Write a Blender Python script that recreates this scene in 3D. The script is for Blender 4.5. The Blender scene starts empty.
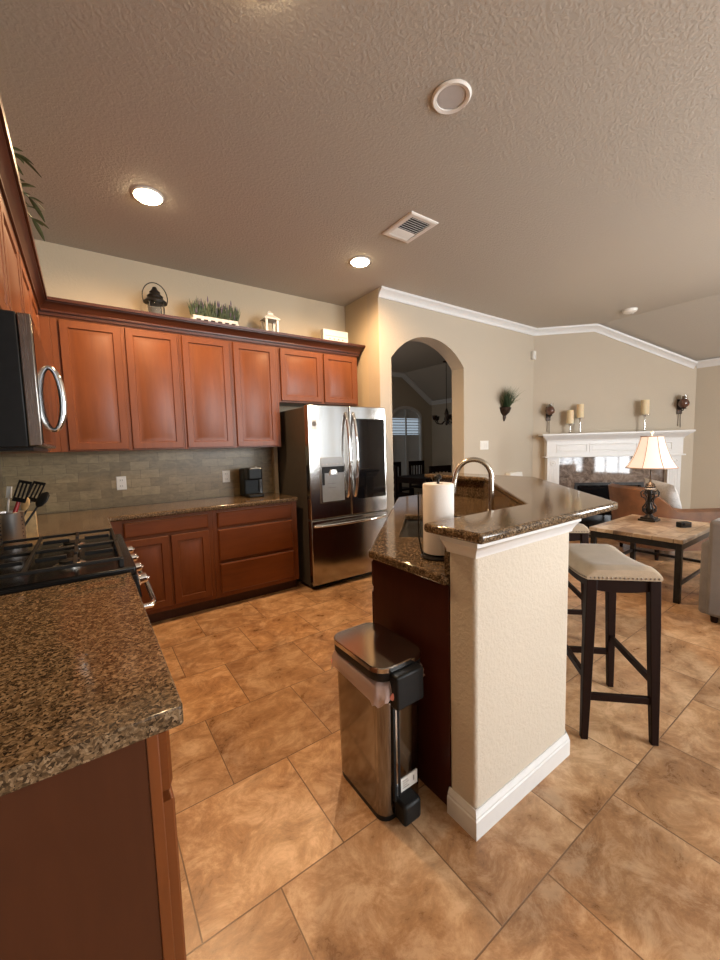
import bpy, bmesh, math, random
from mathutils import Vector, Matrix, Quaternion
random.seed(7)
S = bpy.context.scene
COL = S.collection
PI = math.pi

# ------------------------------------------------------------------ camera, world, lights, exposure
H = 1.385
cd = bpy.data.cameras.new('camera'); cam = bpy.data.objects.new('camera', cd); COL.objects.link(cam)
YAW, PIT, ROL, FPX = 0.612164384, 0.0866613509, -0.0269520144, 389.98
fw = Vector((math.sin(YAW)*math.cos(PIT), math.cos(YAW)*math.cos(PIT), -math.sin(PIT)))
r0 = Vector((math.cos(YAW), -math.sin(YAW), 0)); u0 = r0.cross(fw)
cr, srl = math.cos(ROL), math.sin(ROL)
rr = cr*r0 + srl*u0; uu = -srl*r0 + cr*u0
mm = Matrix((rr, uu, -fw)).transposed().to_4x4(); mm.translation = (0, 0, H)
cam.matrix_world = mm
cd.sensor_fit = 'VERTICAL'; cd.sensor_height = 36; cd.sensor_width = 27; cd.lens = FPX*36/960
cd.clip_start = 0.02; cd.clip_end = 100
S.camera = cam

w = bpy.data.worlds.new('sky'); S.world = w; w.use_nodes = True
bg = w.node_tree.nodes['Background']; bg.inputs[0].default_value = (0.72, 0.86, 1.0, 1); bg.inputs[1].default_value = .45

def area(name, loc, rot, sx, sy, power, col):
    l = bpy.data.lights.new(name, 'AREA'); l.shape = 'RECTANGLE'; l.size = sx; l.size_y = sy
    l.energy = power; l.color = col
    o = bpy.data.objects.new(name, l); COL.objects.link(o); o.location = loc; o.rotation_euler = rot
    return o
def spot(name, loc, power, col, ang=150, blend=1.0, size=.06):
    l = bpy.data.lights.new(name, 'SPOT'); l.energy = power; l.color = col; l.spot_size = math.radians(ang)
    l.spot_blend = blend; l.shadow_soft_size = size
    o = bpy.data.objects.new(name, l); COL.objects.link(o); o.location = loc
    return o
DAY = (0.93, 0.97, 1.0); WARM = (1.0, 0.64, 0.34)
# daylight standing in the window openings behind the camera (living room), and an added fill in the dining room
WINDOWS = [(0.55, 1.75), (2.25, 3.25), (3.50, 4.50), (5.00, 5.85), (6.10, 6.90)]
WPOWER = [10, 145, 190, 8, 8]
for k, (a, b) in enumerate(WINDOWS):
    area('daylight_and_fill', ((a+b)/2, -3.30, 1.6), (PI/2, 0, 0), b-a, 2.3, WPOWER[k], DAY)
area('daylight_and_fill', (2.06, 5.6, 1.5), (PI/2, 0, -PI/2), 1.4, 1.4, 14, DAY)  # added fill that brightens the dining room; its wall has no window
area('daylight_and_fill', (7.24, -1.4, 1.45), (PI/2, 0, PI/2), 1.2, 1.6, 170, DAY)
for (x, y, pw) in ((0.459, 2.968, 270), (2.158, 2.981, 290), (0.62, 1.40, 95)):
    spot('downlight', (x, y, 3.025), pw, WARM, 173, .75)
S.view_settings.view_transform = 'Standard'; S.view_settings.look = 'None'
S.view_settings.gamma = 1; S.view_settings.use_curve_mapping = False
S.view_settings.exposure = 0.05
S.cycles.use_denoising = True
S.cycles.max_bounces = 8; S.cycles.diffuse_bounces = 4; S.cycles.glossy_bounces = 4
S.cycles.sample_clamp_indirect = 6; S.cycles.caustics_reflective = False; S.cycles.caustics_refractive = False

# ------------------------------------------------------------------ materials
class Mat:
    def __init__(s, name, col=(.5, .5, .5), rough=.5, metal=0, **kw):
        s.m = bpy.data.materials.new(name); s.m.use_nodes = True
        s.t = s.m.node_tree; s.p = s.t.nodes['Principled BSDF']
        s.p.inputs['Base Color'].default_value = (*col, 1); s.p.inputs['Roughness'].default_value = rough
        s.p.inputs['Metallic'].default_value = metal
        for k, v in kw.items(): s.p.inputs[k.replace('_', ' ')].default_value = v
    def n(s, typ, **kw):
        nd = s.t.nodes.new(typ)
        for k, v in kw.items():
            if hasattr(nd, k): setattr(nd, k, v)
            else: nd.inputs[k.replace('_', ' ')].default_value = v
        return nd
    def l(s, a, b): s.t.links.new(a, b)
    def coord(s, scale=(1, 1, 1), loc=(0, 0, 0), rot=(0, 0, 0)):
        g = s.n('ShaderNodeNewGeometry'); mp = s.n('ShaderNodeMapping')
        mp.inputs['Scale'].default_value = scale; mp.inputs['Location'].default_value = loc; mp.inputs['Rotation'].default_value = rot
        s.l(g.outputs['Position'], mp.inputs['Vector']); return mp.outputs[0]
    def ocoord(s, scale=(1, 1, 1)):
        g = s.n('ShaderNodeTexCoord'); mp = s.n('ShaderNodeMapping'); mp.inputs['Scale'].default_value = scale
        s.l(g.outputs['Object'], mp.inputs['Vector']); return mp.outputs[0]
    def noise(s, vec, scale, detail=4, rough=.55, dist=0):
        nd = s.n('ShaderNodeTexNoise'); nd.inputs['Scale'].default_value = scale; nd.inputs['Detail'].default_value = detail
        nd.inputs['Roughness'].default_value = rough; nd.inputs['Distortion'].default_value = dist
        s.l(vec, nd.inputs['Vector']); return nd.outputs['Fac']
    def ramp(s, fac, stops):
        nd = s.n('ShaderNodeValToRGB'); e = nd.color_ramp.elements
        while len(e) < len(stops): e.new(.5)
        for el, (p, c) in zip(e, stops): el.position = p; el.color = (*c, 1) if len(c) == 3 else c
        s.l(fac, nd.inputs[0]); return nd.outputs[0]
    def mix(s, fac, a, b, mode='MIX'):
        nd = s.n('ShaderNodeMix'); nd.data_type = 'RGBA'; nd.blend_type = mode
        for sock, v in ((nd.inputs[0], fac), (nd.inputs[6], a), (nd.inputs[7], b)):
            if hasattr(v, 'is_output'): s.l(v, sock)
            elif isinstance(v, (int, float)): sock.default_value = v
            else: sock.default_value = (*v, 1)
        return nd.outputs[2]
    def base(s, out): s.l(out, s.p.inputs['Base Color'])
    def bump(s, fac, strength=.2, dist=.01, prev=None):
        b = s.n('ShaderNodeBump'); b.inputs['Strength'].default_value = strength; b.inputs['Distance'].default_value = dist
        s.l(fac, b.inputs['Height'])
        if prev: s.l(prev, b.inputs['Normal'])
        s.l(b.outputs[0], s.p.inputs['Normal']); return b.outputs[0]

def simple(name, col, rough=.5, metal=0, vary=0, scale=30, **kw):
    m = Mat(name, col, rough, metal, **kw)
    if vary:
        v = m.ocoord(); f = m.noise(v, scale)
        lo = tuple(c*(1-vary) for c in col); hi = tuple(min(1, c*(1+vary)) for c in col)
        m.base(m.ramp(f, [(.3, lo), (.7, hi)]))
    return m.m

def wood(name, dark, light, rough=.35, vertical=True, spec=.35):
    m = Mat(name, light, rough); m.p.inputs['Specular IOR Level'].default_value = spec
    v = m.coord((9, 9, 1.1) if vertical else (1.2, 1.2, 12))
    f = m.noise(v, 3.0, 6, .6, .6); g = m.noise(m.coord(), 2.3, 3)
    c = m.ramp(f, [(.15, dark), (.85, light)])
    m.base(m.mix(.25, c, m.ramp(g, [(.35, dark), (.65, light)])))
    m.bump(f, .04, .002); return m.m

def granite(name):
    m = Mat(name, (.2, .13, .07), .10); m.p.inputs['Specular IOR Level'].default_value = .5
    v = m.coord((1, 1, 1))
    nd = m.n('ShaderNodeTexVoronoi'); nd.inputs['Scale'].default_value = 210
    nv = m.n('ShaderNodeMix'); nv.data_type = 'VECTOR'; nv.inputs[0].default_value = .02
    nn = m.n('ShaderNodeTexNoise'); nn.inputs['Scale'].default_value = 60; m.l(v, nn.inputs['Vector'])
    m.l(v, nv.inputs[4]); m.l(nn.outputs['Color'], nv.inputs[5]); m.l(nv.outputs[1], nd.inputs['Vector'])
    sep = m.n('ShaderNodeSeparateColor'); m.l(nd.outputs['Color'], sep.inputs[0])
    c = m.ramp(sep.outputs[0], [(.0, (.022, .015, .010)), (.2, (.060, .038, .020)), (.42, (.135, .085, .044)), (.68, (.205, .135, .074)), (.92, (.29, .205, .125))])
    big = m.noise(v, 75, 5, .7)
    c2 = m.mix(m.ramp(big, [(.42, (0, 0, 0)), (.56, (1, 1, 1))]), (.030, .019, .011), c)
    m.base(m.mix(.6, c, c2)); return m.m

def paint(name, col, bump=.25, scale=55, rough=.75, stretch=(1, 1, 1)):
    m = Mat(name, col, rough); v = m.coord(stretch)
    f = m.noise(v, scale, 3, .55, .4)
    m.bump(m.ramp(f, [(.42, (0, 0, 0)), (.62, (1, 1, 1))]), bump, .006); return m.m

def floor_mat():
    m = Mat('floor_tile', (.5, .3, .15), .3)
    P = .4735
    v = m.coord((1, 1, 1), (-.41, -.132, 0))
    br = m.n('ShaderNodeTexBrick'); br.offset = .5; br.offset_frequency = 2; br.squash = 1
    for k, val in (('Scale', 1), ('Mortar Size', .0027), ('Mortar Smooth', .3), ('Bias', 0), ('Brick Width', P), ('Row Height', P)):
        br.inputs[k].default_value = val
    br.inputs['Color1'].default_value = (0, 0, 0, 1); br.inputs['Color2'].default_value = (1, 1, 1, 1); br.inputs['Mortar'].default_value = (.5, .5, .5, 1)
    m.l(v, br.inputs['Vector'])
    # each tile shifts the stone pattern
    sh = m.n('ShaderNodeVectorMath'); sh.operation = 'MULTIPLY_ADD'; sh.inputs[1].default_value = (7.3, 4.1, 0)
    m.l(br.outputs['Color'], sh.inputs[0]); m.l(m.coord((1, 1.2, 1), rot=(0, 0, .55)), sh.inputs[2])
    a = m.noise(sh.outputs[0], 2.3, 9, .66, .55); b = m.noise(sh.outputs[0], 6.5, 12, .78, .5)
    c1 = m.ramp(a, [(.32, (.17, .085, .042)), (.42, (.38, .20, .095)), (.52, (.56, .32, .155)), (.66, (.76, .52, .31))])
    c2 = m.ramp(b, [(.37, (.18, .090, .044)), (.48, (.46, .255, .122)), (.60, (.84, .60, .38))])
    c = m.mix(.5, c1, c2)
    tint = m.ramp(br.outputs['Color'], [(0, (.80, .77, .75)), (1, (1.10, 1.06, 1.0))])
    c = m.mix(1.0, c, tint, 'MULTIPLY')
    m.base(m.mix(br.outputs['Fac'], c, (.20, .11, .055)))
    rg = m.ramp(b, [(.3, (.24,)*3), (.7, (.40,)*3)]); m.l(rg, m.p.inputs['Roughness'])
    n1 = m.bump(b, .12, .004)
    inv = m.n('ShaderNodeMath'); inv.operation = 'SUBTRACT'; inv.inputs[0].default_value = 1; m.l(br.outputs['Fac'], inv.inputs[1])
    m.bump(inv.outputs[0], .5, .003, n1)
    return m.m

def splash_mat(name):
    m = Mat(name, (.3, .24, .16), .38)
    g = m.n('ShaderNodeNewGeometry'); sp = m.n('ShaderNodeSeparateXYZ'); m.l(g.outputs['Position'], sp.inputs[0])
    ad = m.n('ShaderNodeMath'); ad.operation = 'ADD'; m.l(sp.outputs[0], ad.inputs[0]); m.l(sp.outputs[1], ad.inputs[1])
    cb = m.n('ShaderNodeCombineXYZ'); m.l(ad.outputs[0], cb.inputs[0]); m.l(sp.outputs[2], cb.inputs[1])
    br = m.n('ShaderNodeTexBrick'); br.offset = .5
    for k, val in (('Scale', 1), ('Mortar Size', .0022), ('Mortar Smooth', .2), ('Bias', 0), ('Brick Width', .152), ('Row Height', .0765)):
        br.inputs[k].default_value = val
    br.inputs['Color1'].default_value = (.21, .155, .083, 1); br.inputs['Color2'].default_value = (.32, .245, .138, 1)
    br.inputs['Mortar'].default_value = (.20, .15, .085, 1); m.l(cb.outputs[0], br.inputs['Vector'])
    f = m.noise(m.coord((1, 1, 2.2)), 14, 6, .65, .6)
    c = m.mix(1.0, br.outputs['Color'], m.ramp(f, [(.3, (.72, .70, .66)), (.7, (1.2, 1.18, 1.12))]), 'MULTIPLY')
    m.base(c)
    inv = m.n('ShaderNodeMath'); inv.operation = 'SUBTRACT'; inv.inputs[0].default_value = 1; m.l(br.outputs['Fac'], inv.inputs[1])
    m.bump(inv.outputs[0], .25, .002); return m.m

def steel(name, col=(.60, .59, .57), rough=.24, stretch=(60, 60, 1)):
    m = Mat(name, col, rough, 1.0)
    f = m.noise(m.coord(stretch), 6, 3); m.l(m.ramp(f, [(.3, (rough*.85,)*3), (.7, (rough*1.2,)*3)]), m.p.inputs['Roughness'])
    return m.m

def fabric(name, col, rough=.9, scale=260, bump=.25, vary=.18):
    m = Mat(name, col, rough); v = m.ocoord(); f = m.noise(v, scale, 2); g = m.noise(v, 12, 4)
    lo = tuple(c*(1-vary) for c in col); hi = tuple(min(1, c*(1+vary)) for c in col)
    m.base(m.mix(.5, m.ramp(f, [(.3, lo), (.7, hi)]), m.ramp(g, [(.3, lo), (.7, hi)])))
    m.p.inputs['Sheen Weight'].default_value = .2; m.bump(f, bump, .002); return m.m

def tile_marble():
    m = Mat('brown_stone', (.2, .15, .12), .045); v = m.coord((1, 1, 1))
    f = m.noise(v, 5, 8, .6, 2.2); g = m.noise(v, 14, 8, .7, 1.2)
    m.base(m.mix(.5, m.ramp(f, [(.35, (.045, .032, .026)), (.5, (.17, .125, .10)), (.62, (.34, .28, .24))]), m.ramp(g, [(.35, (.05, .037, .03)), (.65, (.27, .21, .17))])))
    return m.m

def mosaic_top():
    m = Mat('table_slate', (.4, .3, .2), .35); v = m.ocoord((1, 1, 1))
    br = m.n('ShaderNodeTexBrick'); br.offset = .37
    for k, val in (('Scale', 1), ('Mortar Size', .004), ('Brick Width', .23), ('Row Height', .15)): br.inputs[k].default_value = val
    br.inputs['Color1'].default_value = (.16, .09, .05, 1); br.inputs['Color2'].default_value = (.62, .50, .36, 1); br.inputs['Mortar'].default_value = (.05, .04, .03, 1)
    m.l(v, br.inputs['Vector']); f = m.noise(v, 6, 6, .65, .8)
    m.base(m.mix(.62, br.outputs['Color'], m.ramp(f, [(.35, (.04, .025, .016)), (.5, (.26, .17, .10)), (.62, (.55, .47, .38))]))); return m.m

def emis(name, col, st):
    m = Mat(name, col, .5); m.p.inputs['Emission Color'].default_value = (*col, 1); m.p.inputs['Emission Strength'].default_value = st; return m.m

def glass(name, col=(1, 1, 1), rough=.0):
    m = Mat(name, col, rough); m.p.inputs['Transmission Weight'].default_value = 1; m.p.inputs['IOR'].default_value = 1.45; return m.m

CHERRY = wood('cherry_wood', (.115, .032, .0085), (.205, .060, .0155), .37)
CHERRY_H = wood('cherry_wood_horizontal', (.105, .028, .007), (.19, .053, .0125), .32, False)
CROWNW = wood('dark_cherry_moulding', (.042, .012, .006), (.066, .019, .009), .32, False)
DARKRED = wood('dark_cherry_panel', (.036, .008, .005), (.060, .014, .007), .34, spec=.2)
TOE = simple('toe_kick_wood', (.06, .018, .008), .5, vary=.2)
ESP = wood('espresso_wood', (.010, .004, .003), (.018, .007, .0045), .5, spec=.12)
GRAN = granite('brown_granite')
WALL = paint('beige_wall_paint', (.50, .43, .335), .12, 60)
WALLK = paint('beige_kitchen_paint', (.54, .45, .32), .12, 60)
CEIL = paint('tan_ceiling_texture', (.45, .412, .355), .22, 58, .8, (1, 1, 1))
KNEE = paint('textured_island_paint', (.56, .49, .395), .22, 65)
WHITE = simple('white_trim_paint', (.68, .675, .66), .38, vary=.02)
WPLAST = simple('white_plastic', (.78, .76, .71), .4, vary=.02)
FLOOR = floor_mat()
SPLASH = splash_mat('backsplash_stone')
STEEL = steel('brushed_steel', (.50, .49, .47), .15)
STEELD = steel('bin_steel', (.27, .25, .23), .12)
STEELLID = steel('bin_lid_steel', (.50, .48, .46), .12)
STEELM = steel('microwave_steel', (.26, .24, .22), .25)
CHROME = simple('chrome', (.82, .82, .82), .08, 1.0, vary=.02)
NICKEL = simple('brushed_nickel', (.60, .55, .48), .22, 1.0, vary=.05)
FSIDE = simple('fridge_grey_side', (.085, .075, .065), .42, .3, vary=.08)
BLACKG = simple('black_glass', (.006, .006, .007), .05, vary=.1)
BLACKP = simple('black_plastic', (.009, .009, .009), .45, vary=.15, Specular_IOR_Level=.2)
BLACKE = simple('black_enamel', (.006, .006, .006), .22, vary=.1, Specular_IOR_Level=.25)
IRON = simple('cast_iron', (.009, .0085, .008), .5, vary=.3, Specular_IOR_Level=.25)
BLACKM = simple('black_metal', (.02, .018, .017), .4, .6, vary=.3)
BRONZE = simple('dark_bronze', (.045, .03, .022), .38, .7, vary=.4)
PAPER = fabric('paper_towel', (.86, .80, .74), .95, 180, .3, .04)
LINEN = fabric('linen_seat', (.43, .335, .235), .95, 320, .35, .14)
NAIL = simple('pewter_nail', (.26, .22, .18), .3, 1.0, vary=.1)
GREY = fabric('grey_sofa', (.17, .157, .155), .95, 200, .3, .14)
LEATHER = simple('brown_leather', (.135, .060, .028), .5, vary=.3, scale=8)
FUR = fabric('pale_fur', (.62, .60, .58), 1.0, 60, .8, .22)
STONE = tile_marble()
CANDLE = simple('ivory_wax', (.72, .58, .36), .55, vary=.06, Subsurface_Weight=.15)
GREEN = simple('grass_green', (.045, .085, .030), .6, vary=.5, scale=60)
LAVG = simple('lavender_green', (.075, .105, .055), .7, vary=.5, scale=60)
LAVP = simple('lavender_purple', (.13, .09, .15), .7, vary=.4, scale=60)
VINEG = simple('vine_green', (.10, .14, .065), .55, vary=.4, scale=20)
RED = simple('red_silicone', (.30, .012, .012), .4, vary=.1)
LWOOD = simple('light_wood', (.50, .32, .14), .5, vary=.2)
BAG = Mat('thin_plastic_bag', (.88, .66, .62), .3); BAG.p.inputs['Alpha'].default_value = .55
BAG.p.inputs['Transmission Weight'].default_value = .3; BAG = BAG.m
BAGR = simple('red_drawstring', (.80, .30, .26), .45, vary=.15)
GLASS = glass('clear_glass')
SMOKEG = simple('brown_smoked_glass', (.10, .045, .03), .08, vary=.3, Coat_Weight=.5)
BULB = emis('lit_lens', (1.0, .78, .48), 60)
SHADE = Mat('cream_lamp_shade', (.82, .68, .58), .8); SHADE.p.inputs['Emission Color'].default_value = (1, .80, .66, 1)
SHADE.p.inputs['Emission Strength'].default_value = .55; SHADE = SHADE.m
FIRE = simple('firebox_soot', (.008, .007, .007), .6, vary=.3)
SLATE = mosaic_top()
INK = simple('dark_ink', (.05, .05, .06), .6, vary=.1)
INKG = simple('grey_ink', (.30, .27, .25), .6, vary=.1)
DISP = simple('dispenser_panel', (.35, .36, .36), .2, .3, vary=.04)
SILV = simple('silver_logo', (.75, .75, .75), .3, .8, vary=.03)

# ------------------------------------------------------------------ mesh helpers
class B:
    def __init__(s): s.bm = bmesh.new()
    def face(s, pts):
        try: return s.bm.faces.new([s.bm.verts.new(p) for p in pts])
        except ValueError: return None
    def box(s, x0, x1, y0, y1, z0, z1, M=None):
        c = [Vector((x, y, z)) for z in (z0, z1) for y in (y0, y1) for x in (x0, x1)]
        if M: c = [M @ v for v in c]
        v = [s.bm.verts.new(p) for p in c]
        for f in ((0, 2, 3, 1), (4, 5, 7, 6), (0, 1, 5, 4), (2, 6, 7, 3), (0, 4, 6, 2), (1, 3, 7, 5)):
            s.bm.faces.new([v[i] for i in f])
        return s
    def loops(s, loops, cap=True, closed=True):
        L = [[s.bm.verts.new(p) for p in lp] for lp in loops]
        n = len(L[0])
        for a, b in zip(L, L[1:]):
            for i in range(n if closed else n-1):
                j = (i+1) % n
                try: s.bm.faces.new((a[i], a[j], b[j], b[i]))
                except ValueError: pass
        if cap and closed:
            s.bm.faces.new(list(reversed(L[0]))); s.bm.faces.new(L[-1])
        return s
    def prism(s, poly, z0, z1, M=None):
        a = [Vector((p[0], p[1], z0)) for p in poly]; b = [Vector((p[0], p[1], z1)) for p in poly]
        if M: a = [M @ v for v in a]; b = [M @ v for v in b]
        return s.loops([a, b])
    def lathe(s, prof, c=(0, 0, 0), n=24, M=None, sx=1, sy=1, cap=True):
        L = []
        for r, z in prof:
            lp = [Vector((c[0]+max(r, 1e-4)*sx*math.cos(2*PI*i/n), c[1]+max(r, 1e-4)*sy*math.sin(2*PI*i/n), c[2]+z)) for i in range(n)]
            L.append([M @ v for v in lp] if M else lp)
        return s.loops(L, cap)
    def tube(s, pts, r, n=10, cap=True, flat=1.0):
        pts = [Vector(p) for p in pts]; L = []; up = None
        for i, p in enumerate(pts):
            d = (pts[min(i+1, len(pts)-1)] - pts[max(i-1, 0)]).normalized()
            if up is None:
                up = Vector((0, 0, 1)) if abs(d.z) < .9 else Vector((1, 0, 0))
            a = (up - d*up.dot(d))
            if a.length < 1e-4: a = d.orthogonal()
            a.normalize(); b = d.cross(a); up = a
            R = r[i] if isinstance(r, (list, tuple)) else r
            L.append([p + a*R*math.cos(2*PI*k/n) + b*R*flat*math.sin(2*PI*k/n) for k in range(n)])
        return s.loops(L, cap)
    def sphere(s, c, r, sx=1, sy=1, sz=1, n=16, m=10):
        L = []
        for j in range(m+1):
            t = PI*(j/m) - PI/2; rad = max(math.cos(t), 1e-3)*r
            L.append([Vector((c[0]+rad*sx*math.cos(2*PI*i/n), c[1]+rad*sy*math.sin(2*PI*i/n), c[2]+r*sz*math.sin(t))) for i in range(n)])
        return s.loops(L)
    def rings(s, F, u0, u1, v0, v1, rings):
        """nested rectangles on a face; F maps (u, v, n) to a point; rings = (inset, depth)"""
        L = [[F(u0+i, v0+i, d), F(u1-i, v0+i, d), F(u1-i, v1-i, d), F(u0+i, v1-i, d)] for i, d in rings]
        return s.loops(L)
    def build(s, name, mat, parent=None, bevel=0, smooth=None, seg=2, tri=False, local=False, origin=None):
        bm = s.bm
        bmesh.ops.recalc_face_normals(bm, faces=bm.faces[:])
        if tri: bmesh.ops.triangulate(bm, faces=[f for f in bm.faces if len(f.verts) > 4])
        off = Vector((0, 0, 0)); loc = None
        if parent is not None:
            if not local:
                r = parent
                while r.parent: r = r.parent
                off = Vector(r.location)
        elif not local:
            xs = [v.co for v in bm.verts]
            lo = Vector((min(v.x for v in xs), min(v.y for v in xs), min(v.z for v in xs)))
            hi = Vector((max(v.x for v in xs), max(v.y for v in xs), max(v.z for v in xs)))
            loc = Vector(((lo.x+hi.x)/2, (lo.y+hi.y)/2, lo.z)) if origin is None else Vector(origin); off = loc
        for v in bm.verts: v.co -= off
        me = bpy.data.meshes.new(name); bm.to_mesh(me); bm.free()
        me.materials.append(mat)
        o = bpy.data.objects.new(name, me); COL.objects.link(o)
        if parent is not None: o.parent = parent
        elif loc is not None: o.location = loc
        if smooth is not None:
            for p in me.polygons: p.use_smooth = True
            me.set_sharp_from_angle(angle=math.radians(smooth))
        if bevel:
            bv = o.modifiers.new('edge', 'BEVEL'); bv.width = bevel; bv.segments = seg; bv.limit_method = 'ANGLE'; bv.angle_limit = math.radians(35)
            if smooth is None:
                for p in me.polygons: p.use_smooth = True
                me.set_sharp_from_angle(angle=math.radians(30))
                bv.harden_normals = False
        return o

def tag(o, label, cat, group=None):
    o['label'] = label; o['category'] = cat
    if group: o['group'] = group
    return o
def struct(o): o['kind'] = 'structure'; return o
def thing(name, label, cat, loc, rz=0, group=None):
    o = bpy.data.objects.new(name, None); COL.objects.link(o); o.empty_display_size = .1
    o.location = loc; o.rotation_euler = (0, 0, rz)
    return tag(o, label, cat, group)
def copy_tree(o, parent=None):
    c = o.copy(); COL.objects.link(c)
    if parent is not None: c.parent = parent
    for ch in [x for x in bpy.data.objects if x.parent == o]: copy_tree(ch, c)
    return c
def dup(o, loc, rz=None, label=None, group=None):
    c = copy_tree(o); c.location = loc
    if rz is not None: c.rotation_euler = (0, 0, rz)
    if label: c['label'] = label
    if group: c['group'] = group
    return c

def off_path(path, d, closed=False):
    """offset a 2d polyline to its right by d, mitred"""
    P = [Vector(p) for p in path]; out = []
    n = len(P)
    for i in range(n):
        ds = []
        if i > 0 or closed: ds.append((P[i]-P[i-1]).normalized())
        if i < n-1 or closed: ds.append((P[(i+1) % n]-P[i]).normalized())
        ns = [Vector((t.y, -t.x)) for t in ds]
        if len(ns) == 1: out.append(P[i]+ns[0]*d)
        else:
            m = (ns[0]+ns[1]).normalized(); out.append(P[i]+m*(d/max(.2, m.dot(ns[0]))))
    return out
def sweep(path, prof):
    """path: 2d points; prof: (offset to the right, z); open sweep"""
    b = B(); L = []
    cols = [off_path(path, d) for d, z in prof]
    for i in range(len(path)):
        L.append([Vector((cols[k][i].x, cols[k][i].y, prof[k][1])) for k in range(len(prof))])
    return b.loops(L)
def sweep3(pts, prof, outs, ups):
    b = B(); return b.loops([[Vector(p)+o*d+u*z for d, z in prof] for p, o, u in zip(pts, outs, ups)])

# ------------------------------------------------------------------ structure
CZ = 3.05
LX, BY = -0.535, 4.02          # left wall, kitchen back wall
AX, AY = 2.668, 3.375          # corner where the arch wall starts
CX = 5.617                     # corner of arch wall and fireplace wall
RX = 7.155; RYF = AY-(RX-CX)   # right wall, where the fireplace wall meets it
FX = 6.22; RZ = 2.43           # fold of the ceiling, height at the right wall
RY = -3.2                      # rear wall
DY = 7.0                       # dining room far wall
struct(B().box(LX-.2, RX+.2, RY-.2, DY+.2, -.1, 0).build('floor', FLOOR))
b = B()
b.prism([(LX-.1, RY-.1), (FX, RY-.1), (FX, DY+.1), (LX-.1, DY+.1)], CZ, CZ+.1)
M1 = Matrix.Identity(4)
b.loops([[Vector((FX, RY-.1, CZ)), Vector((RX+.1, RY-.1, CZ-(CZ-RZ)*(RX+.1-FX)/(RX-FX))), Vector((RX+.1, RY-.1, CZ+.1)), Vector((FX, RY-.1, CZ+.1))],
         [Vector((FX, DY+.1, CZ)), Vector((RX+.1, DY+.1, CZ-(CZ-RZ)*(RX+.1-FX)/(RX-FX))), Vector((RX+.1, DY+.1, CZ+.1)), Vector((FX, DY+.1, CZ+.1))]])
struct(b.build('ceiling', CEIL))
struct(B().box(LX-.12, LX, RY-.1, BY, 0, CZ).build('wall_left', WALLK))
struct(B().box(LX-.12, AX, BY, BY+.12, 0, CZ).build('wall_back', WALLK))
struct(B().box(AX, AX+.13, AY+.2, BY+.12, 0, CZ).build('wall_alcove', WALLK))
def xz(poly, y0, y1, mat, name):
    b = B(); b.loops([[Vector((x, y0, z)) for x, z in poly], [Vector((x, y1, z)) for x, z in poly]])
    return struct(b.build(name, mat, tri=True))
AL, AR, ASP, AAP = 2.832, 4.035, 2.345, 2.640
def arch_pts(n=28):
    half = (AR-AL)/2; rise = AAP-ASP; R = (half*half+rise*rise)/(2*rise); cx = (AL+AR)/2; cz = AAP-R
    a0 = math.atan2(ASP-cz, -half); a1 = math.atan2(ASP-cz, half)
    return [(cx+R*math.cos(a0+(a1-a0)*i/n), cz+R*math.sin(a0+(a1-a0)*i/n)) for i in range(n+1)]
def arch_wall():
    b = B(); ap = arch_pts()
    def cell(p): b.loops([[Vector((x, AY, z)) for x, z in p], [Vector((x, AY+.2, z)) for x, z in p]])
    cell([(AX, 0), (AL, 0), (AL, ASP), (AL, CZ), (AX, CZ)]); cell([(AR, 0), (CX+.25, 0), (CX+.25, CZ), (AR, CZ), (AR, ASP)])
    for (x0, z0), (x1, z1) in zip(ap, ap[1:]): cell([(x0, z0), (x1, z1), (x1, CZ), (x0, CZ)])
    return struct(b.build('wall_arch', WALL))
arch_wall()
D45 = Vector((math.sqrt(.5), -math.sqrt(.5), 0)); N45 = Vector((-math.sqrt(.5), -math.sqrt(.5), 0)); L0 = Vector((CX, AY, 0))
def fp(s, n, z): return L0 + D45*s + N45*n + Vector((0, 0, z))
WL = (RX-CX)*math.sqrt(2); SK = (FX-CX)*math.sqrt(2)
FB0, FB1, FBZ = .60, 1.50, .73
b = B()
def slab(poly, n0, n1): b.loops([[fp(s, n0, z) for s, z in poly], [fp(s, n1, z) for s, z in poly]])
slab([(0, 0), (FB0, 0), (FB0, CZ), (0, CZ)], 0, -.12)
slab([(FB0, FBZ), (SK, FBZ), (SK, CZ), (FB0, CZ)], 0, -.12)
zz = lambda s: CZ-(CZ-RZ)*(s-SK)/(WL-SK)
slab([(SK, FBZ), (FB1, FBZ), (FB1, zz(FB1)), (SK, CZ)], 0, -.12)
slab([(FB1, 0), (WL, 0), (WL, RZ), (FB1, zz(FB1))], 0, -.12)
struct(b.build('wall_fireplace', WALL))
b = B()
RW = (-2.0, -.8)
b.box(RX, RX+.12, RY-.1, RW[0], 0, CZ); b.box(RX, RX+.12, RW[1], RYF, 0, CZ)
b.box(RX, RX+.12, RW[0], RW[1], 0, .65); b.box(RX, RX+.12, RW[0], RW[1], 2.25, CZ)
struct(b.build('wall_right', WALL))
b = B(); xs = [LX-.12]+[v for ab in WINDOWS for v in ab]+[RX+.12]
for i in range(0, len(xs), 2): b.box(xs[i], xs[i+1], RY-.12, RY, 0, CZ)
for a, c in WINDOWS: b.box(a, c, RY-.12, RY, 0, .4); b.box(a, c, RY-.12, RY, 2.8, CZ)
struct(b.build('wall_rear', WALL))
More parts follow.
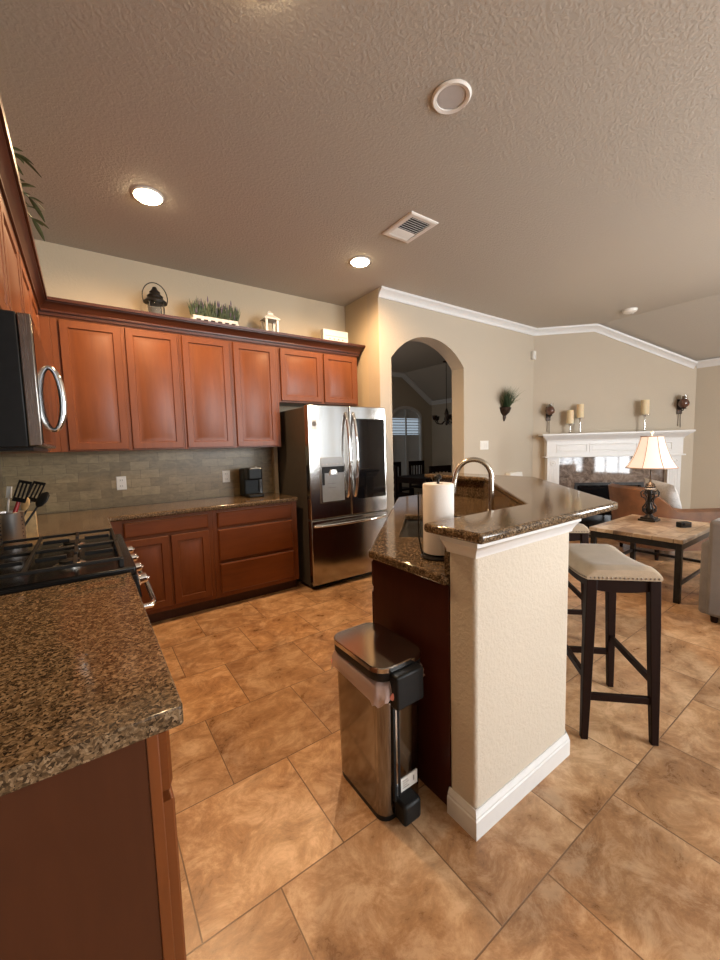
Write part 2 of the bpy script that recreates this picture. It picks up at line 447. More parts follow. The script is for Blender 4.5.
def window(n, a, c, z0, z1, F):
    fr = B()
    def bar(u0, u1, v0, v1, d=.03): fr.loops([[F(u0, v0, -d), F(u1, v0, -d), F(u1, v1, -d), F(u0, v1, -d)], [F(u0, v0, d), F(u1, v0, d), F(u1, v1, d), F(u0, v1, d)]])
    t = .05
    bar(a, a+t, z0, z1); bar(c-t, c, z0, z1); bar(a, c, z0, z0+t); bar(a, c, z1-t, z1); bar(a, c, (z0+z1)/2-.025, (z0+z1)/2+.025)
    for k in (1, 2): bar(a+(c-a)*k/3-.012, a+(c-a)*k/3+.012, z0, z1, .015)
    for k in (1, 3): bar(a, c, z0+(z1-z0)*k/4-.012, z0+(z1-z0)*k/4+.012, .015)
    return struct(fr.build('window_%d' % n, WHITE))
for k, (a, c) in enumerate(WINDOWS): window(k+1, a, c, .4, 2.8, lambda u, v, d: Vector((u, RY-.05+d, v)))
window(6, RW[0], RW[1], .65, 2.25, lambda u, v, d: Vector((RX+.05+d, u, v)))
# dining room shell
DKX, DCX, DCZ = 6.38, 7.155, 2.43
DW0, DW1, DWS, DWA = 5.80, 6.80, 2.02, 2.30
def dining():
    b = B()
    def cell(p): b.loops([[Vector((x, DY, z)) for x, z in p], [Vector((x, DY+.12, z)) for x, z in p]])
    cell([(2.0, 0), (DW0, 0), (DW0, CZ), (2.0, CZ)]); cell([(DW1, 0), (RX+.1, 0), (RX+.1, CZ), (DW1, CZ)]); cell([(DW0, 0), (DW1, 0), (DW1, .55), (DW0, .55)])
    n = 16; cx = (DW0+DW1)/2; hw = (DW1-DW0)/2
    ap = [(cx-hw*math.cos(PI*i/n), DWS+(DWA-DWS)*math.sin(PI*i/n)) for i in range(n+1)]
    for (x0, z0), (x1, z1) in zip(ap, ap[1:]): cell([(x0, z0), (x1, z1), (x1, CZ), (x0, CZ)])
    struct(b.build('wall_dining_far', WALL))
    struct(B().box(RX, RX+.12, RYF+1.0, DY, 0, CZ).build('wall_dining_right', WALL))
    struct(B().box(1.9, 2.02, BY+.12, DY+.12, 0, CZ).build('wall_dining_left', WALL))
    t = B()
    ring = [(DW0, .55)]+ap+[(DW1, .55)]
    ctr = Vector((cx, 1.4))
    inn = [((x-cx)*.90+cx, (z-1.4)*.94+1.4) for x, z in ring]
    t.loops([[Vector((x, DY-.02, z)) for x, z in ring], [Vector((x, DY-.02, z)) for x, z in inn], [Vector((x, DY+.06, z)) for x, z in inn], [Vector((x, DY+.06, z)) for x, z in ring]], cap=False)
    struct(t.build('window_7', WHITE))
    sh = B()
    z = .60
    while z < 2.22:
        hwz = hw*.9 if z < DWS else hw*.9*math.sqrt(max(0, 1-((z-DWS)/(DWA-DWS))**2))
        if hwz > .08:
            open_ = 1.62 < z < 2.03
            M = Matrix.Translation((cx, DY+.045, z)) @ Matrix.Rotation(math.radians(15 if open_ else 78), 4, 'X')
            sh.box(-hwz, hwz, -.036, .036, -.004, .004, M)
        z += .066
    sh.box(cx-.02, cx+.02, DY+.0, DY+.02, .58, 2.2)
    sh.loops([[Vector((cx-hw*.93*math.cos(PI*i/n), yy, DWS+.01+(DWA-DWS)*.93*math.sin(PI*i/n))) for i in range(n+1)] for yy in (DY+.05, DY+.065)])
    tag(sh.build('window_shutter', WHITE), 'white louvred shutter in the arched dining room window', 'shutter')
dining()
# crown moulding of the rooms
CPROF = [(0, -.095), (.012, -.095), (.016, -.07), (.045, -.035), (.062, -.022), (.066, -.0), (0, 0)]
prof = [(d, CZ+z) for d, z in CPROF]
def xyz(p, z): return Vector((p[0], p[1], z))
def crown_run():
    # flat run along the arch wall, then on the fireplace wall up to the fold, then down along the slope
    pts = []; outs = []; ups = []
    U = Vector((0, 0, 1)); nA = Vector((0, -1, 0))
    m1 = (nA+N45).normalized()/(nA+N45).normalized().dot(nA)
    slope = Vector((D45.x*(WL-SK), D45.y*(WL-SK), RZ-CZ)).normalized()
    us = Vector((0, 0, 1)) - slope*slope.z; us.normalize()
    um = (U+us).normalized()/((U+us).normalized().dot(U))
    nR = Vector((-1, 0, 0)); m2 = (N45+nR).normalized()/(N45+nR).normalized().dot(nR)
    pts = [Vector((AX, AY, CZ)), Vector((CX, AY, CZ)), fp(SK, 0, CZ), fp(WL, 0, RZ)]
    outs = [nA, m1, N45, m2]; ups = [U, U, um, us]
    struct(sweep3(pts, CPROF, outs, ups).build('trim_1', WHITE, smooth=40))
    struct(sweep([(RX, RYF), (RX, RY)], [(d, RZ+z+.015) for d, z in CPROF]).build('trim_2', WHITE, smooth=40))
    b = sweep3([Vector((2.02, DY, CZ)), Vector((FX, DY, CZ)), Vector((RX, DY, RZ))], CPROF, [nA, nA, nA], [U, (U+Vector((.55, 0, .83))).normalized()*1.04, Vector((.55, 0, .83))])
    struct(b.build('trim_3', WHITE, smooth=40))
    struct(sweep([(RX, DY), (RX, RYF+1.0)], [(d, RZ+z+.015) for d, z in CPROF]).build('trim_4', WHITE, smooth=40))
crown_run()
BPROF = [(0, 0), (.015, 0), (.015, .075), (.011, .088), (.004, .10), (0, .10)]
struct(sweep([(AR, AY), (CX, AY), tuple(fp(.18, 0, 0).xy)], BPROF).build('baseboard_arch', WHITE))
struct(sweep([tuple(fp(1.98, 0, 0).xy), (RX, RYF), (RX, RY)], BPROF).build('baseboard_right', WHITE))
struct(sweep([(2.02, DY), (RX, DY), (RX, RYF+1.0)], BPROF).build('baseboard_dining', WHITE))
# backsplash
struct(B().box(LX+.002, 1.70, BY-.012, BY, .914, 1.40).build('backsplash_back', SPLASH))
struct(B().box(LX, LX+.012, .72, BY-.012, .914, 1.42).build('backsplash_left', SPLASH))
struct(B().box(1.655, 1.70, BY-.07, BY-.012, .0, 1.40).build('trim_5', WALLK, bevel=.004))
# the low island wall (bar height) with its white moulding and baseboard
OUT = [(1.036, .821), (1.653, .821), (2.879, 2.047), (2.879, 2.68)]
INN = [(1.036, .94), (1.612, .94), (2.76, 2.088), (2.76, 2.68)]
struct(B().prism(OUT+INN[::-1], 0, 1.062).build('wall_island', KNEE, bevel=.014, seg=3))
wl = [(1.036, .94)]+OUT+[(2.76, 2.68)]
struct(sweep(wl, [(0, 0), (.016, 0), (.016, .068), (.012, .072), (.012, .080), (.006, .092), (.004, .098), (0, .098)]).build('baseboard_island', WHITE))
struct(sweep(wl, [(0, 1.004), (.008, 1.004), (.010, 1.014), (.014, 1.020), (.020, 1.03), (.034, 1.048), (.038, 1.050), (.038, 1.066), (0, 1.066)]).build('trim_6', WHITE, smooth=40))

# ------------------------------------------------------------------ cabinets
DOOR = [(0, 0), (0, .017), (.003, .021), (.052, .021), (.057, .0115), (.066, .0115), (.094, .0205)]
DRAW = [(0, 0), (0, .014), (.010, .021)]
FLAT = [(0, 0), (0, .017), (.004, .021)]
def faceY(y): return lambda u, v, n: Vector((u, y-n, v))
def faceX(x): return lambda u, v, n: Vector((x+n, u, v))
def door(root, F, u0, u1, z0, z1, mat=None, name='door', rings=DOOR):
    b = B(); b.rings(F, u0, u1, z0, z1, rings); return b.build(name, mat or CHERRY, root, smooth=20)
UY = 3.70
def upper(label, x0, x1, z0, doors, dz):
    t = thing('upper_cabinet', label, 'cabinet', ((x0+x1)/2, (UY+BY)/2, z0))
    B().box(x0, x1, UY, BY-.001, z0, 2.41).build('body', CHERRY, t, bevel=.002)
    for (a, c) in doors: door(t, faceY(UY), a, c, dz, 2.375)
    return t
upper('cherry upper cabinet in the corner with two tall doors, beneath the black lantern', -.14, .732, 1.40, [(-.088, .302), (.332, .715)], 1.412)
upper('cherry upper cabinet with two tall doors, beneath the lavender box and white lantern', .7325, 1.635, 1.40, [(.752, 1.152), (1.192, 1.598)], 1.412)
upper('short two-door cherry upper cabinet over the refrigerator', 1.6355, 2.60, 1.845, [(1.657, 2.122), (2.156, 2.568)], 1.862)
LU = -.21
t = thing('upper_cabinet', 'cherry corner upper cabinet on the range wall, past the microwave', 'cabinet', ((LX+LU)/2, 3.2, 1.40))
B().prism([(LX+.001, 2.5451), (LU, 2.5451), (LU, UY), (-.1405, UY), (-.1405, BY-.001), (LX+.001, BY-.001)], 1.40, 2.41).build('body', CHERRY, t, bevel=.002)
door(t, faceX(LU), 2.57, 3.02, 1.412, 2.375); door(t, faceX(LU), 3.04, 3.50, 1.412, 2.375)
t = thing('upper_cabinet', 'short cherry upper cabinet above the microwave', 'cabinet', ((LX+LU)/2, 2.15, 1.855))
B().box(LX+.001, LU, 1.445, 2.5445, 1.855, 2.41).build('body', CHERRY, t, bevel=.002)
door(t, faceX(LU), 1.465, 1.99, 1.87, 2.375); door(t, faceX(LU), 2.02, 2.52, 1.87, 2.375)
t = thing('upper_cabinet', 'cherry upper cabinet on the range wall, on the near side of the microwave', 'cabinet', ((LX+LU)/2, 1.2, 1.40))
B().box(LX+.001, LU, .72, 1.4445, 1.40, 2.41).build('body', CHERRY, t, bevel=.002)
door(t, faceX(LU), .74, 1.07, 1.412, 2.375); door(t, faceX(LU), 1.09, 1.425, 1.412, 2.375)
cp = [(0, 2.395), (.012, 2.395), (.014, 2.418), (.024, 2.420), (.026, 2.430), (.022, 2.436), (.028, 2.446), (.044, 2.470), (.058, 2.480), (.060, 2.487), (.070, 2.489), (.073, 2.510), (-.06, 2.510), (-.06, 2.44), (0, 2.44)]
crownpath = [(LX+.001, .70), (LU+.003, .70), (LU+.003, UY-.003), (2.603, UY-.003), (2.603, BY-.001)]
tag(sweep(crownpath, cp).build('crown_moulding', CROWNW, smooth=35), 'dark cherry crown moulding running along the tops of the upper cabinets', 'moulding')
# the flat dust tops inside the moulding
BF = 3.42
def base_body(t, x0, x1, y0, y1, toe):
    B().box(x0, x1, y0, y1, .10, .872).build('body', CHERRY, t, bevel=.002)
t = thing('base_cabinet', 'cherry base cabinet with one drawer over two doors, beside the range corner', 'cabinet', (.49, 3.72, 0))
B().box(.10, .85, BF, BY-.001, .10, .872).build('body', CHERRY, t, bevel=.002)
B().box(.10, .85, BF+.07, BY-.001, 0, .10).build('toe_kick', TOE, t)
door(t, faceY(BF), .20, .812, .735, .852, CHERRY_H, 'drawer', DRAW)
door(t, faceY(BF), .20, .502, .14, .712); door(t, faceY(BF), .520, .812, .14, .712)
t = thing('base_cabinet', 'cherry base cabinet with three drawers, next to the refrigerator', 'cabinet', (1.245, 3.72, 0))
B().box(.8505, 1.64, BF, BY-.001, .10, .872).build('body', CHERRY, t, bevel=.002)
B().box(.8505, 1.64, BF+.07, BY-.001, 0, .10).build('toe_kick', TOE, t)
for z0, z1 in ((.722, .852), (.425, .702), (.140, .402)): door(t, faceY(BF), .89, 1.585, z0, z1, CHERRY_H, 'drawer', DRAW)
LB = .075
t = thing('base_cabinet', 'cherry corner base cabinet between the range and back wall cabinets', 'cabinet', (-.22, 3.28, 0))
B().prism([(LX+.001, 2.545), (LB, 2.545), (LB, BF), (.0995, BF), (.0995, BY-.001), (LX+.001, BY-.001)], .10, .872).build('body', CHERRY, t)
B().box(LX+.001, LB-.07, 2.545, BY-.001, 0, .10).build('toe_kick', TOE, t)
door(t, faceX(LB), 2.57, 3.32, .14, .712); door(t, faceX(LB), 2.57, 3.32, .735, .852, CHERRY_H, 'drawer', DRAW)
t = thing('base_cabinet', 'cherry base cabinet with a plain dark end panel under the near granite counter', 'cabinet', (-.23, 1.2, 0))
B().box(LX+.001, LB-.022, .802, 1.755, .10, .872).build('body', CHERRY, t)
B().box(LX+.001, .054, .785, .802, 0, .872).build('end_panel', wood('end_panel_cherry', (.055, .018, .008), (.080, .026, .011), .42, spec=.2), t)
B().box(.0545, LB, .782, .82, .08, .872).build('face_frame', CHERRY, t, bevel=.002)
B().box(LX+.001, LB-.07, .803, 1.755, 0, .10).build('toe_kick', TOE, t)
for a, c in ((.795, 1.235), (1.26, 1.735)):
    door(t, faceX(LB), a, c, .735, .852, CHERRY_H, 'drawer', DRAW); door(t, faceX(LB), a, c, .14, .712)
# counters
CT = (.876, .914)
tag(B().prism([(LX+.001, .758), (.112, .758), (.117, .763), (.117, 1.757), (LX+.001, 1.757)], *CT).build('countertop', GRAN, bevel=.012, seg=3), 'brown granite countertop nearest the camera, on the near side of the range', 'countertop')
tag(B().prism([(LX+.014, 2.543), (.113, 2.543), (.113, 3.386), (1.648, 3.386), (1.648, BY-.013), (LX+.014, BY-.013)], *CT).build('countertop', GRAN, bevel=.012, seg=3), 'L-shaped brown granite countertop along the back wall under the coffee maker', 'countertop')

# ------------------------------------------------------------------ range
t = thing('gas_range', 'black gas range with cast iron grates and steel handle set between the counters', 'stove', (-.2, 2.15, 0))
Y0, Y1 = 1.762, 2.538
B().box(LX+.014, .10, Y0, Y1, .06, .90).build('body', BLACKE, t, bevel=.004)
b = B(); b.box(LX+.014, .138, Y0, Y1, .900, .934).build('cooktop', BLACKE, t, bevel=.008)
B().box(LX+.02, .07, Y0+.03, Y1-.03, 0, .06).build('plinth', BLACKP, t)
b = B(); b.loops([[Vector((.1, y, .80)), Vector((.150, y, .80)), Vector((.140, y, .899)), Vector((.1, y, .899))] for y in (Y0, Y1)]); b.build('control_panel', BLACKE, t, bevel=.004)
d = B().box(.1, .142, Y0+.004, Y1-.004, .24, .79).build('door', BLACKE, t, bevel=.006)
B().box(.142, .145, Y0+.10, Y1-.10, .34, .66).build('window', BLACKG, d)
b = B(); hz = .745
b.tube([(.142, Y0+.05, hz), (.185, Y0+.05, hz), (.20, Y0+.09, hz), (.205, (Y0+Y1)/2, hz), (.20, Y1-.09, hz), (.185, Y1-.05, hz), (.142, Y1-.05, hz)], .012, 12)
b.build('handle', CHROME, d, smooth=50)
dr = B().box(.1, .138, Y0+.004, Y1-.004, .07, .23).build('drawer', BLACKE, t, bevel=.006)
b = B(); b.tube([(.138, Y0+.08, .2), (.165, Y0+.09, .2), (.165, Y1-.09, .2), (.138, Y1-.08, .2)], .009, 10); b.build('handle', CHROME, dr, smooth=50)
for k in range(4):
    y = Y0+.09+k*(Y1-Y0-.18)/3
    M = Matrix.Translation((.146, y, .852)) @ Matrix.Rotation(math.radians(84), 4, 'Y')
    kb = B().lathe([(.026, 0), (.026, .006), (.022, .010), (.020, .030), (.017, .034)], n=20, M=M).build('knob', CHROME, t, smooth=40)
    B().box(-.004, .004, -.019, .019, .012, .042, M).build('grip', CHROME, kb, bevel=.002)
for k, (bx, by) in enumerate(((-.40, Y0+.19), (-.08, Y0+.19), (-.40, Y1-.19), (-.08, Y1-.19))):
    bn = B().lathe([(.055, .0), (.055, .006), (.043, .012), (.040, .014)], (bx, by, .934), 24).build('burner', simple('burner_aluminium', (.62, .58, .52), .25, .9, vary=.2) if k == 0 else bpy.data.materials['burner_aluminium'], t, smooth=40)
    B().lathe([(.034, .0), (.036, .004), (.034, .010), (.01, .013)], (bx, by, .948), 24).build('cap', IRON, bn, smooth=40)
for (a, c) in ((Y0+.03, (Y0+Y1)/2-.008), ((Y0+Y1)/2+.008, Y1-.03)):
    b = B(); z = .968; x0, x1 = -.505, .09; r = .0065
    ym = (a+c)/2
    for y in (a, c): b.box(x0, x1, y-r, y+r, z-r, z+r)
    for x in (x0, (x0+x1)/2, x1): b.box(x-r, x+r, a, c, z-r, z+r)
    for x in ((x0*3+x1)/4, (x0+3*x1)/4):
        for (yy0, yy1) in ((a, ym-.025), (ym+.025, c)):
            b.loops([[Vector((x-r, yy, z-r)), Vector((x+r, yy, z-r)), Vector((x+r, yy, z+r*1.5)), Vector((x-r, yy, z+r*1.5))] for yy in (yy0, yy1)])
    for x in ((x0*3+x1)/4, (x0+3*x1)/4):
        for s in (-1, 1):
            cx = x+s*.03; b.box(min(cx, x+s*.13), max(cx, x+s*.13), ym-r, ym+r, z-r, z+r*1.5)
    for x in (x0, x1):
        for y in (a, c): b.box(x-.008, x+.008, y-.008, y+.008, .934, z)
    b.build('grate', IRON, t, bevel=.002)

# ------------------------------------------------------------------ microwave
t = thing('microwave', 'black and steel over-the-range microwave with a curved steel handle', 'microwave', (-.33, 2.08, 1.400))
MY0, MY1, MZ0, MZ1 = 1.703, 2.463, 1.412, 1.851; MF = -.112
B().box(LX+.013, MF-.038, MY0, MY1, MZ0, MZ1).build('body', BLACKP, t, bevel=.004)
B().box(LX+.05, MF-.03, MY0+.05, MY1-.05, MZ0-.012, MZ0).build('vent_grille', BLACKM, t)
d = B().box(MF-.037, MF, MY0, MY1-.005, MZ0+.002, MZ1-.002).build('door', STEELM, t, bevel=.004)
B().box(MF, MF+.002, MY0+.012, MY1-.012, MZ0+.012, MZ1-.012).build('window', BLACKG, d)
b = B(); hy = MY1-.075; zc = 1.648; hh = .148; n = 16
pts = [(MF+.046*math.cos(PI*(i/n-.5))**.9 if 0 < i < n else MF, hy, zc+hh*math.sin(PI*(i/n-.5))) for i in range(n+1)]
b.tube(pts, [.010+.006*math.cos(PI*(i/n-.5)) for i in range(n+1)], 12)
b.build('handle', CHROME, d, smooth=50)

# ------------------------------------------------------------------ refrigerator
t = thing('refrigerator', 'stainless steel french door refrigerator with a dark glass panel in its right door', 'refrigerator', (2.17, 3.6, 0))
X0, X1, FY = 1.708, 2.632, 3.25; XM = 2.170
B().box(X0+.004, X1-.004, FY+.075, BY-.03, .03, 1.765).build('body', FSIDE, t, bevel=.004)
for x in (X0+.06, X1-.06):
    for y in (FY+.12, BY-.10): B().lathe([(.02, 0), (.02, .03)], (x, y, 0), 12).build('foot', BLACKP, t)
B().box(X0+.02, X1-.02, FY+.06, FY+.10, .012, .055).build('kick_plate', BLACKP, t)
def fdoor(x0, x1, z0, z1, name='door'):
    # slightly bowed front
    b = B(); n = 10; L = []
    for i in range(n+1):
        u = i/n; x = x0+(x1-x0)*u
        bow = .006*(1-(2*u-1)**2)
        L.append([Vector((x, FY-bow, z0)), Vector((x, FY-bow, z1)), Vector((x, FY+.07, z1)), Vector((x, FY+.07, z0))])
    b.loops(L); return b.build(name, STEEL, t, bevel=.006, smooth=30)
dl = fdoor(X0, XM-.003, .695, 1.780); dr = fdoor(XM+.003, X1, .695, 1.780); fz = fdoor(X0, X1, .055, .685, 'drawer')
B().box(XM+.075, X1-.022, FY-.0085, FY+.02, .85, 1.66).build('glass_panel', BLACKG, dr, bevel=.003)
# dispenser
B().box(1.825, 2.085, FY-.012, FY+.01, 1.195, 1.285).build('control_panel', DISP, dl, bevel=.004)
b = B(); fr = [(0, 0), (.012, .006), (.018, .004), (.024, -.0)]
b.box(1.815, 1.835, FY-.011, FY+.01, .855, 1.195); b.box(2.085, 2.10, FY-.011, FY+.01, .855, 1.22); b.box(1.815, 2.10, FY-.011, FY+.01, .845, .860)
b.build('dispenser_frame', STEEL, dl, bevel=.002)
B().box(1.835, 2.085, FY-.0085, FY+.005, .86, 1.195).build('dispenser_recess', DISP, dl)
b = B(); b.box(1.835, 2.085, FY-.0125, FY, 1.135, 1.195); b.box(1.838, 1.862, FY-.016, FY, 1.02, 1.14); b.build('dispenser_hood', BLACKP, dl, bevel=.003)
B().lathe([(.045, 0), (.05, .02), (.035, .05)], (1.96, FY-.012, 1.115), 20, sy=.35).build('nozzle', SILV, dl, smooth=40)
b = B(); b.box(1.90, 1.985, FY-.0105, FY, 1.03, 1.032); b.box(1.90, 1.985, FY-.0105, FY, .99, .992); b.build('marking', INK, dl)
for i in range(6):
    B().box(1.84+.04*i, 1.862+.04*i, FY-.0128, FY, 1.215, 1.224).build('button', INKG, dl)
# handles of the two doors: tall bows next to the seam
for dd, x in ((dl, XM-.045), (dr, XM+.045)):
    b = B(); pts = []
    for i in range(21):
        u = i/20; z = .90+u*(.80)
        pts.append((x, FY-.012-.052*math.sin(PI*u)**.7, z))
    pts = [(x, FY, .885)]+pts+[(x, FY, 1.715)]
    b.tube(pts, .0155, 12); b.build('handle', CHROME, dd, smooth=60)
b = B(); pts = [(X0+.035, FY, .632)]
for i in range(21):
    u = i/20; pts.append((X0+.04+u*(X1-X0-.08), FY-.012-.045*math.sin(PI*u)**.6, .632))
pts.append((X1-.035, FY, .632)); b.tube(pts, .0135, 12); b.build('handle', CHROME, fz, smooth=60)
# round badge sticker and the maker's letters
B().box(1.742, 1.800, FY-.0045, FY, 1.545, 1.645).build('sticker', WPLAST, dl)
b = B(); M = Matrix.Translation((1.772, FY-.0055, 1.605)) @ Matrix.Rotation(PI/2, 4, 'X')
b.lathe([(.024, 0), (.024, .001), (.017, .001), (.017, 0)], n=24, M=M); b.box(1.765, 1.779, FY-.006, FY-.0045, 1.598, 1.612)
b.build('sticker_print', INKG, dl)
def text(body, size, loc, rot, mat, parent, name):
    c = bpy.data.curves.new(name, 'FONT'); c.body = body; c.size = size; c.extrude = .0006; c.align_x = 'CENTER'; c.align_y = 'CENTER'
    o = bpy.data.objects.new(name, c); dg = bpy.context.evaluated_depsgraph_get(); COL.objects.link(o)
    bpy.context.view_layer.update()
    me = bpy.data.meshes.new_from_object(o.evaluated_get(bpy.context.evaluated_depsgraph_get())); bpy.data.objects.remove(o)
    me.name = name; me.materials.clear(); me.materials.append(mat)
    r = parent
    while r.parent: r = r.parent
    me.transform(Matrix.Translation(Vector(loc)-Vector(r.location)) @ Matrix(rot).to_4x4())
    p = bpy.data.objects.new(name, me); COL.objects.link(p); p.parent = parent; return p
RF = Matrix.Rotation(PI/2, 3, 'X')      # text facing -Y
text('LG', .030, (2.575, FY-.0055, 1.715), RF, SILV, dr, 'logo')
b = B(); M = Matrix.Translation((2.535, FY-.005, 1.715)) @ Matrix.Rotation(PI/2, 4, 'X'); b.lathe([(.012, -.002), (.012, .0012)], n=20, M=M); b.build('logo', SILV, dr)

# ------------------------------------------------------------------ island
t = thing('island_cabinet', 'dark cherry island base cabinet with a plain end panel behind the trash can', 'cabinet', (1.8, 1.7, 0))
ibody = [(1.05, .942), (1.05, 1.398), (2.302, 2.65), (2.755, 2.65), (2.755, 2.092), (1.608, .942)]
Q = math.sqrt(.5)
def st(s, tt): return (Q*(s+tt), Q*(s-tt))     # s along the diagonal, t towards the bar
def holed(outer, inner, z0, z1, M=None):
    bm = bmesh.new()
    for z in (z0, z1):
        ed = []
        for lp in (outer, inner):
            vs = [bm.verts.new((p[0], p[1], z)) for p in lp]
            ed += [bm.edges.new((vs[i], vs[(i+1) % len(vs)])) for i in range(len(vs))]
        bmesh.ops.triangle_fill(bm, use_beauty=True, edges=ed)
    bm.verts.ensure_lookup_table(); no, ni = len(outer), len(inner); h = no+ni
    for base, n in ((0, no), (no, ni)):
        for i in range(n):
            a, c = base+i, base+(i+1) % n
            bm.faces.new((bm.verts[a], bm.verts[c], bm.verts[c+h], bm.verts[a+h]))
    b = B(); b.bm.free(); b.bm = bm; return b
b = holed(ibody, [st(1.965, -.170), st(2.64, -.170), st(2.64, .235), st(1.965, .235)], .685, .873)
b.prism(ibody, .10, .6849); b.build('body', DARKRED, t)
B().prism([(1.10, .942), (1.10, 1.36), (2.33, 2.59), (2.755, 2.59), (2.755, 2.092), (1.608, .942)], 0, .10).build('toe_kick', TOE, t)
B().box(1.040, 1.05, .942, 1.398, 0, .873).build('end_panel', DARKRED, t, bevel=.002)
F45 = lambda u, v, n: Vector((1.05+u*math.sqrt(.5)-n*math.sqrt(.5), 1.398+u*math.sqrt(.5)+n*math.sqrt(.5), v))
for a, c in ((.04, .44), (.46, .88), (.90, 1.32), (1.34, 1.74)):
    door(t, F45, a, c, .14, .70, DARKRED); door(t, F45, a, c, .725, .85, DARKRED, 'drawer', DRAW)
# lower counter with an opening for the sink
sk = [st(1.985, -.150), st(2.62, -.150), st(2.62, .215), st(1.985, .215)]
outer = [(1.020, .942), (1.020, 1.402), (2.298, 2.68), (2.758, 2.68), (2.758, 2.092), (1.608, .942)]
tag(holed(outer, sk, *CT).build('countertop', GRAN, bevel=.009, seg=3), 'lower brown granite island countertop around the sink', 'countertop')
b = B(); ins = lambda d, z: [Vector((*st(s, tt), z)) for s, tt in ((1.985+d, -.150+d), (2.62-d, -.150+d), (2.62-d, .215-d), (1.985+d, .215-d))]
b.loops([ins(-.012, .874), ins(.004, .874), ins(.010, .80), ins(.030, .70), ins(.031, .695), ins(-.002, .695), ins(-.012, .80)], cap=False)
b.face(ins(.030, .70))
tag(b.build('kitchen_sink', STEEL, smooth=35), 'stainless undermount sink sunk into the lower island counter', 'sink')
# granite upstand between lower counter and bar top
ups = off_path(INN, -.0); up2 = off_path(INN, -.018)
tag(B().prism([tuple(p) for p in ups]+[tuple(p) for p in up2[::-1]], .9145, 1.064).build('granite_upstand', GRAN, bevel=.001), 'brown granite upstand joining the lower island counter and the raised bar', 'backsplash')
BT = [(.985, .757), (1.957, .757), (2.945, 1.745), (2.945, 2.715), (2.66, 2.715), (2.66, 2.02), (1.655, 1.015), (.985, 1.015)]
tag(B().prism(BT, 1.0665, 1.102).build('bar_countertop', GRAN, bevel=.013, seg=4), 'raised angled brown granite bar top on the beige island wall', 'countertop')
# faucet
fx, fy_ = 1.872, 1.372
t = thing('kitchen_faucet', 'brushed nickel gooseneck faucet behind the island sink', 'faucet', (fx, fy_, .9145))
B().lathe([(.030, 0), (.030, .008), (.022, .016), (.018, .05), (.017, .06)], (fx, fy_, .9145), 20).build('base', NICKEL, t, smooth=40)
dirv = Vector((-.70, .714, 0)); R = .098; pts = [Vector((fx, fy_, .97)), Vector((fx, fy_, 1.08)), Vector((fx, fy_, 1.19))]
for i in range(1, 15):
    a = PI*i/15
    pts.append(Vector((fx, fy_, 1.19)) + dirv*(R-R*math.cos(a)) + Vector((0, 0, R*1.04*math.sin(a))))
pts += [pts[-1]+dirv*.006+Vector((0, 0, -.03))]
B().tube(pts, .0145, 14).build('spout', NICKEL, t, smooth=60)
e = pts[-1]; B().tube([e, e+dirv*.006+Vector((0, 0, -.02)), e+dirv*.012+Vector((0, 0, -.08))], [.0125, .015, .016], 14).build('spray_head', NICKEL, t, smooth=40)
B().tube([(fx, fy_, .955), (fx+.03, fy_+.03, .958), (fx+.075, fy_+.075, .985)], [.010, .008, .006], 10).build('lever', NICKEL, t, smooth=60)
# paper towel
px, py = 1.185, 1.127
t = thing('paper_towel_holder', 'black metal paper towel holder standing on the lower island counter', 'holder', (px, py, .9145))
B().lathe([(.072, 0), (.075, .006), (.070, .014), (.012, .018), (.012, .02)], (px, py, .9145), 28).build('base', BLACKM, t, smooth=40)
B().lathe([(.006, .018), (.006, .325), (.014, .328), (.016, .338), (.008, .346)], (px, py, .9145), 14).build('post', BLACKM, t, smooth=40)
M = Matrix.Translation((px, py, .9145)); b = B()
ra = math.radians(142)
b.tube([(px+.068*math.cos(ra), py+.068*math.sin(ra), .925), (px+.082*math.cos(ra), py+.082*math.sin(ra), 1.0), (px+.082*math.cos(ra), py+.082*math.sin(ra), 1.19)], .0035, 8)
b.build('arm', BLACKM, t, smooth=50)
b = B(); b.lathe([(.021, .0), (.062, .0), (.0635, .004), (.0635, .282), (.061, .287), (.021, .287), (.019, .283), (.019, .004)], (px, py, .936), 40)
tag(b.build('paper_towel_roll', PAPER, smooth=40), 'white paper towel roll on the black holder beside the raised bar', 'paper towel')

# ------------------------------------------------------------------ trash can
def rrect(x0, x1, y0, y1, r, n=5):
    out = []
    for cx, cy, a in ((x1-r, y0+r, -90), (x1-r, y1-r, 0), (x0+r, y1-r, 90), (x0+r, y0+r, 180)):
        for i in range(n+1):
            t_ = math.radians(a+90*i/n); out.append((cx+r*math.cos(t_), cy+r*math.sin(t_)))
    return out
TX0, TX1, TY0, TY1 = .793, .995, 1.040, 1.352
t = thing('trash_can', 'slim stainless steel step trash can standing beside the island end panel', 'trash can', ((TX0+TX1)/2, (TY0+TY1)/2, 0))
def rl(d, z, r=.045): return [Vector((x, y, z)) for x, y in rrect(TX0-d, TX1+d, TY0-d, TY1+d, r+d)]
B().loops([rl(-.002, 0), rl(-.001, .022)]).build('base', BLACKP, t, smooth=40)
B().loops([rl(0, .022), rl(.006, .530), rl(.002, .531), rl(-.002, .5)]).build('body', STEELD, t, smooth=40)
B().loops([rl(.010, .550), rl(.014, .556), rl(.014, .581)]).build('rim', BLACKP, t, smooth=40)
B().loops([rl(.012, .5815), rl(.016, .584), rl(.016, .600), rl(.013, .603)]).build('lid', STEELLID, t, smooth=35)
cxm = .897
B().box(cxm-.070, cxm+.060, TY0-.052, TY0-.007, .455, .580).build('hinge_box', BLACKP, t, bevel=.008)
b = B(); b.box(cxm-.060, cxm-.048, TY0-.014, TY0-.002, .08, .455); b.box(cxm-.038, cxm-.028, TY0-.012, TY0-.002, .08, .455); b.build('rod', BLACKP, t, bevel=.002)
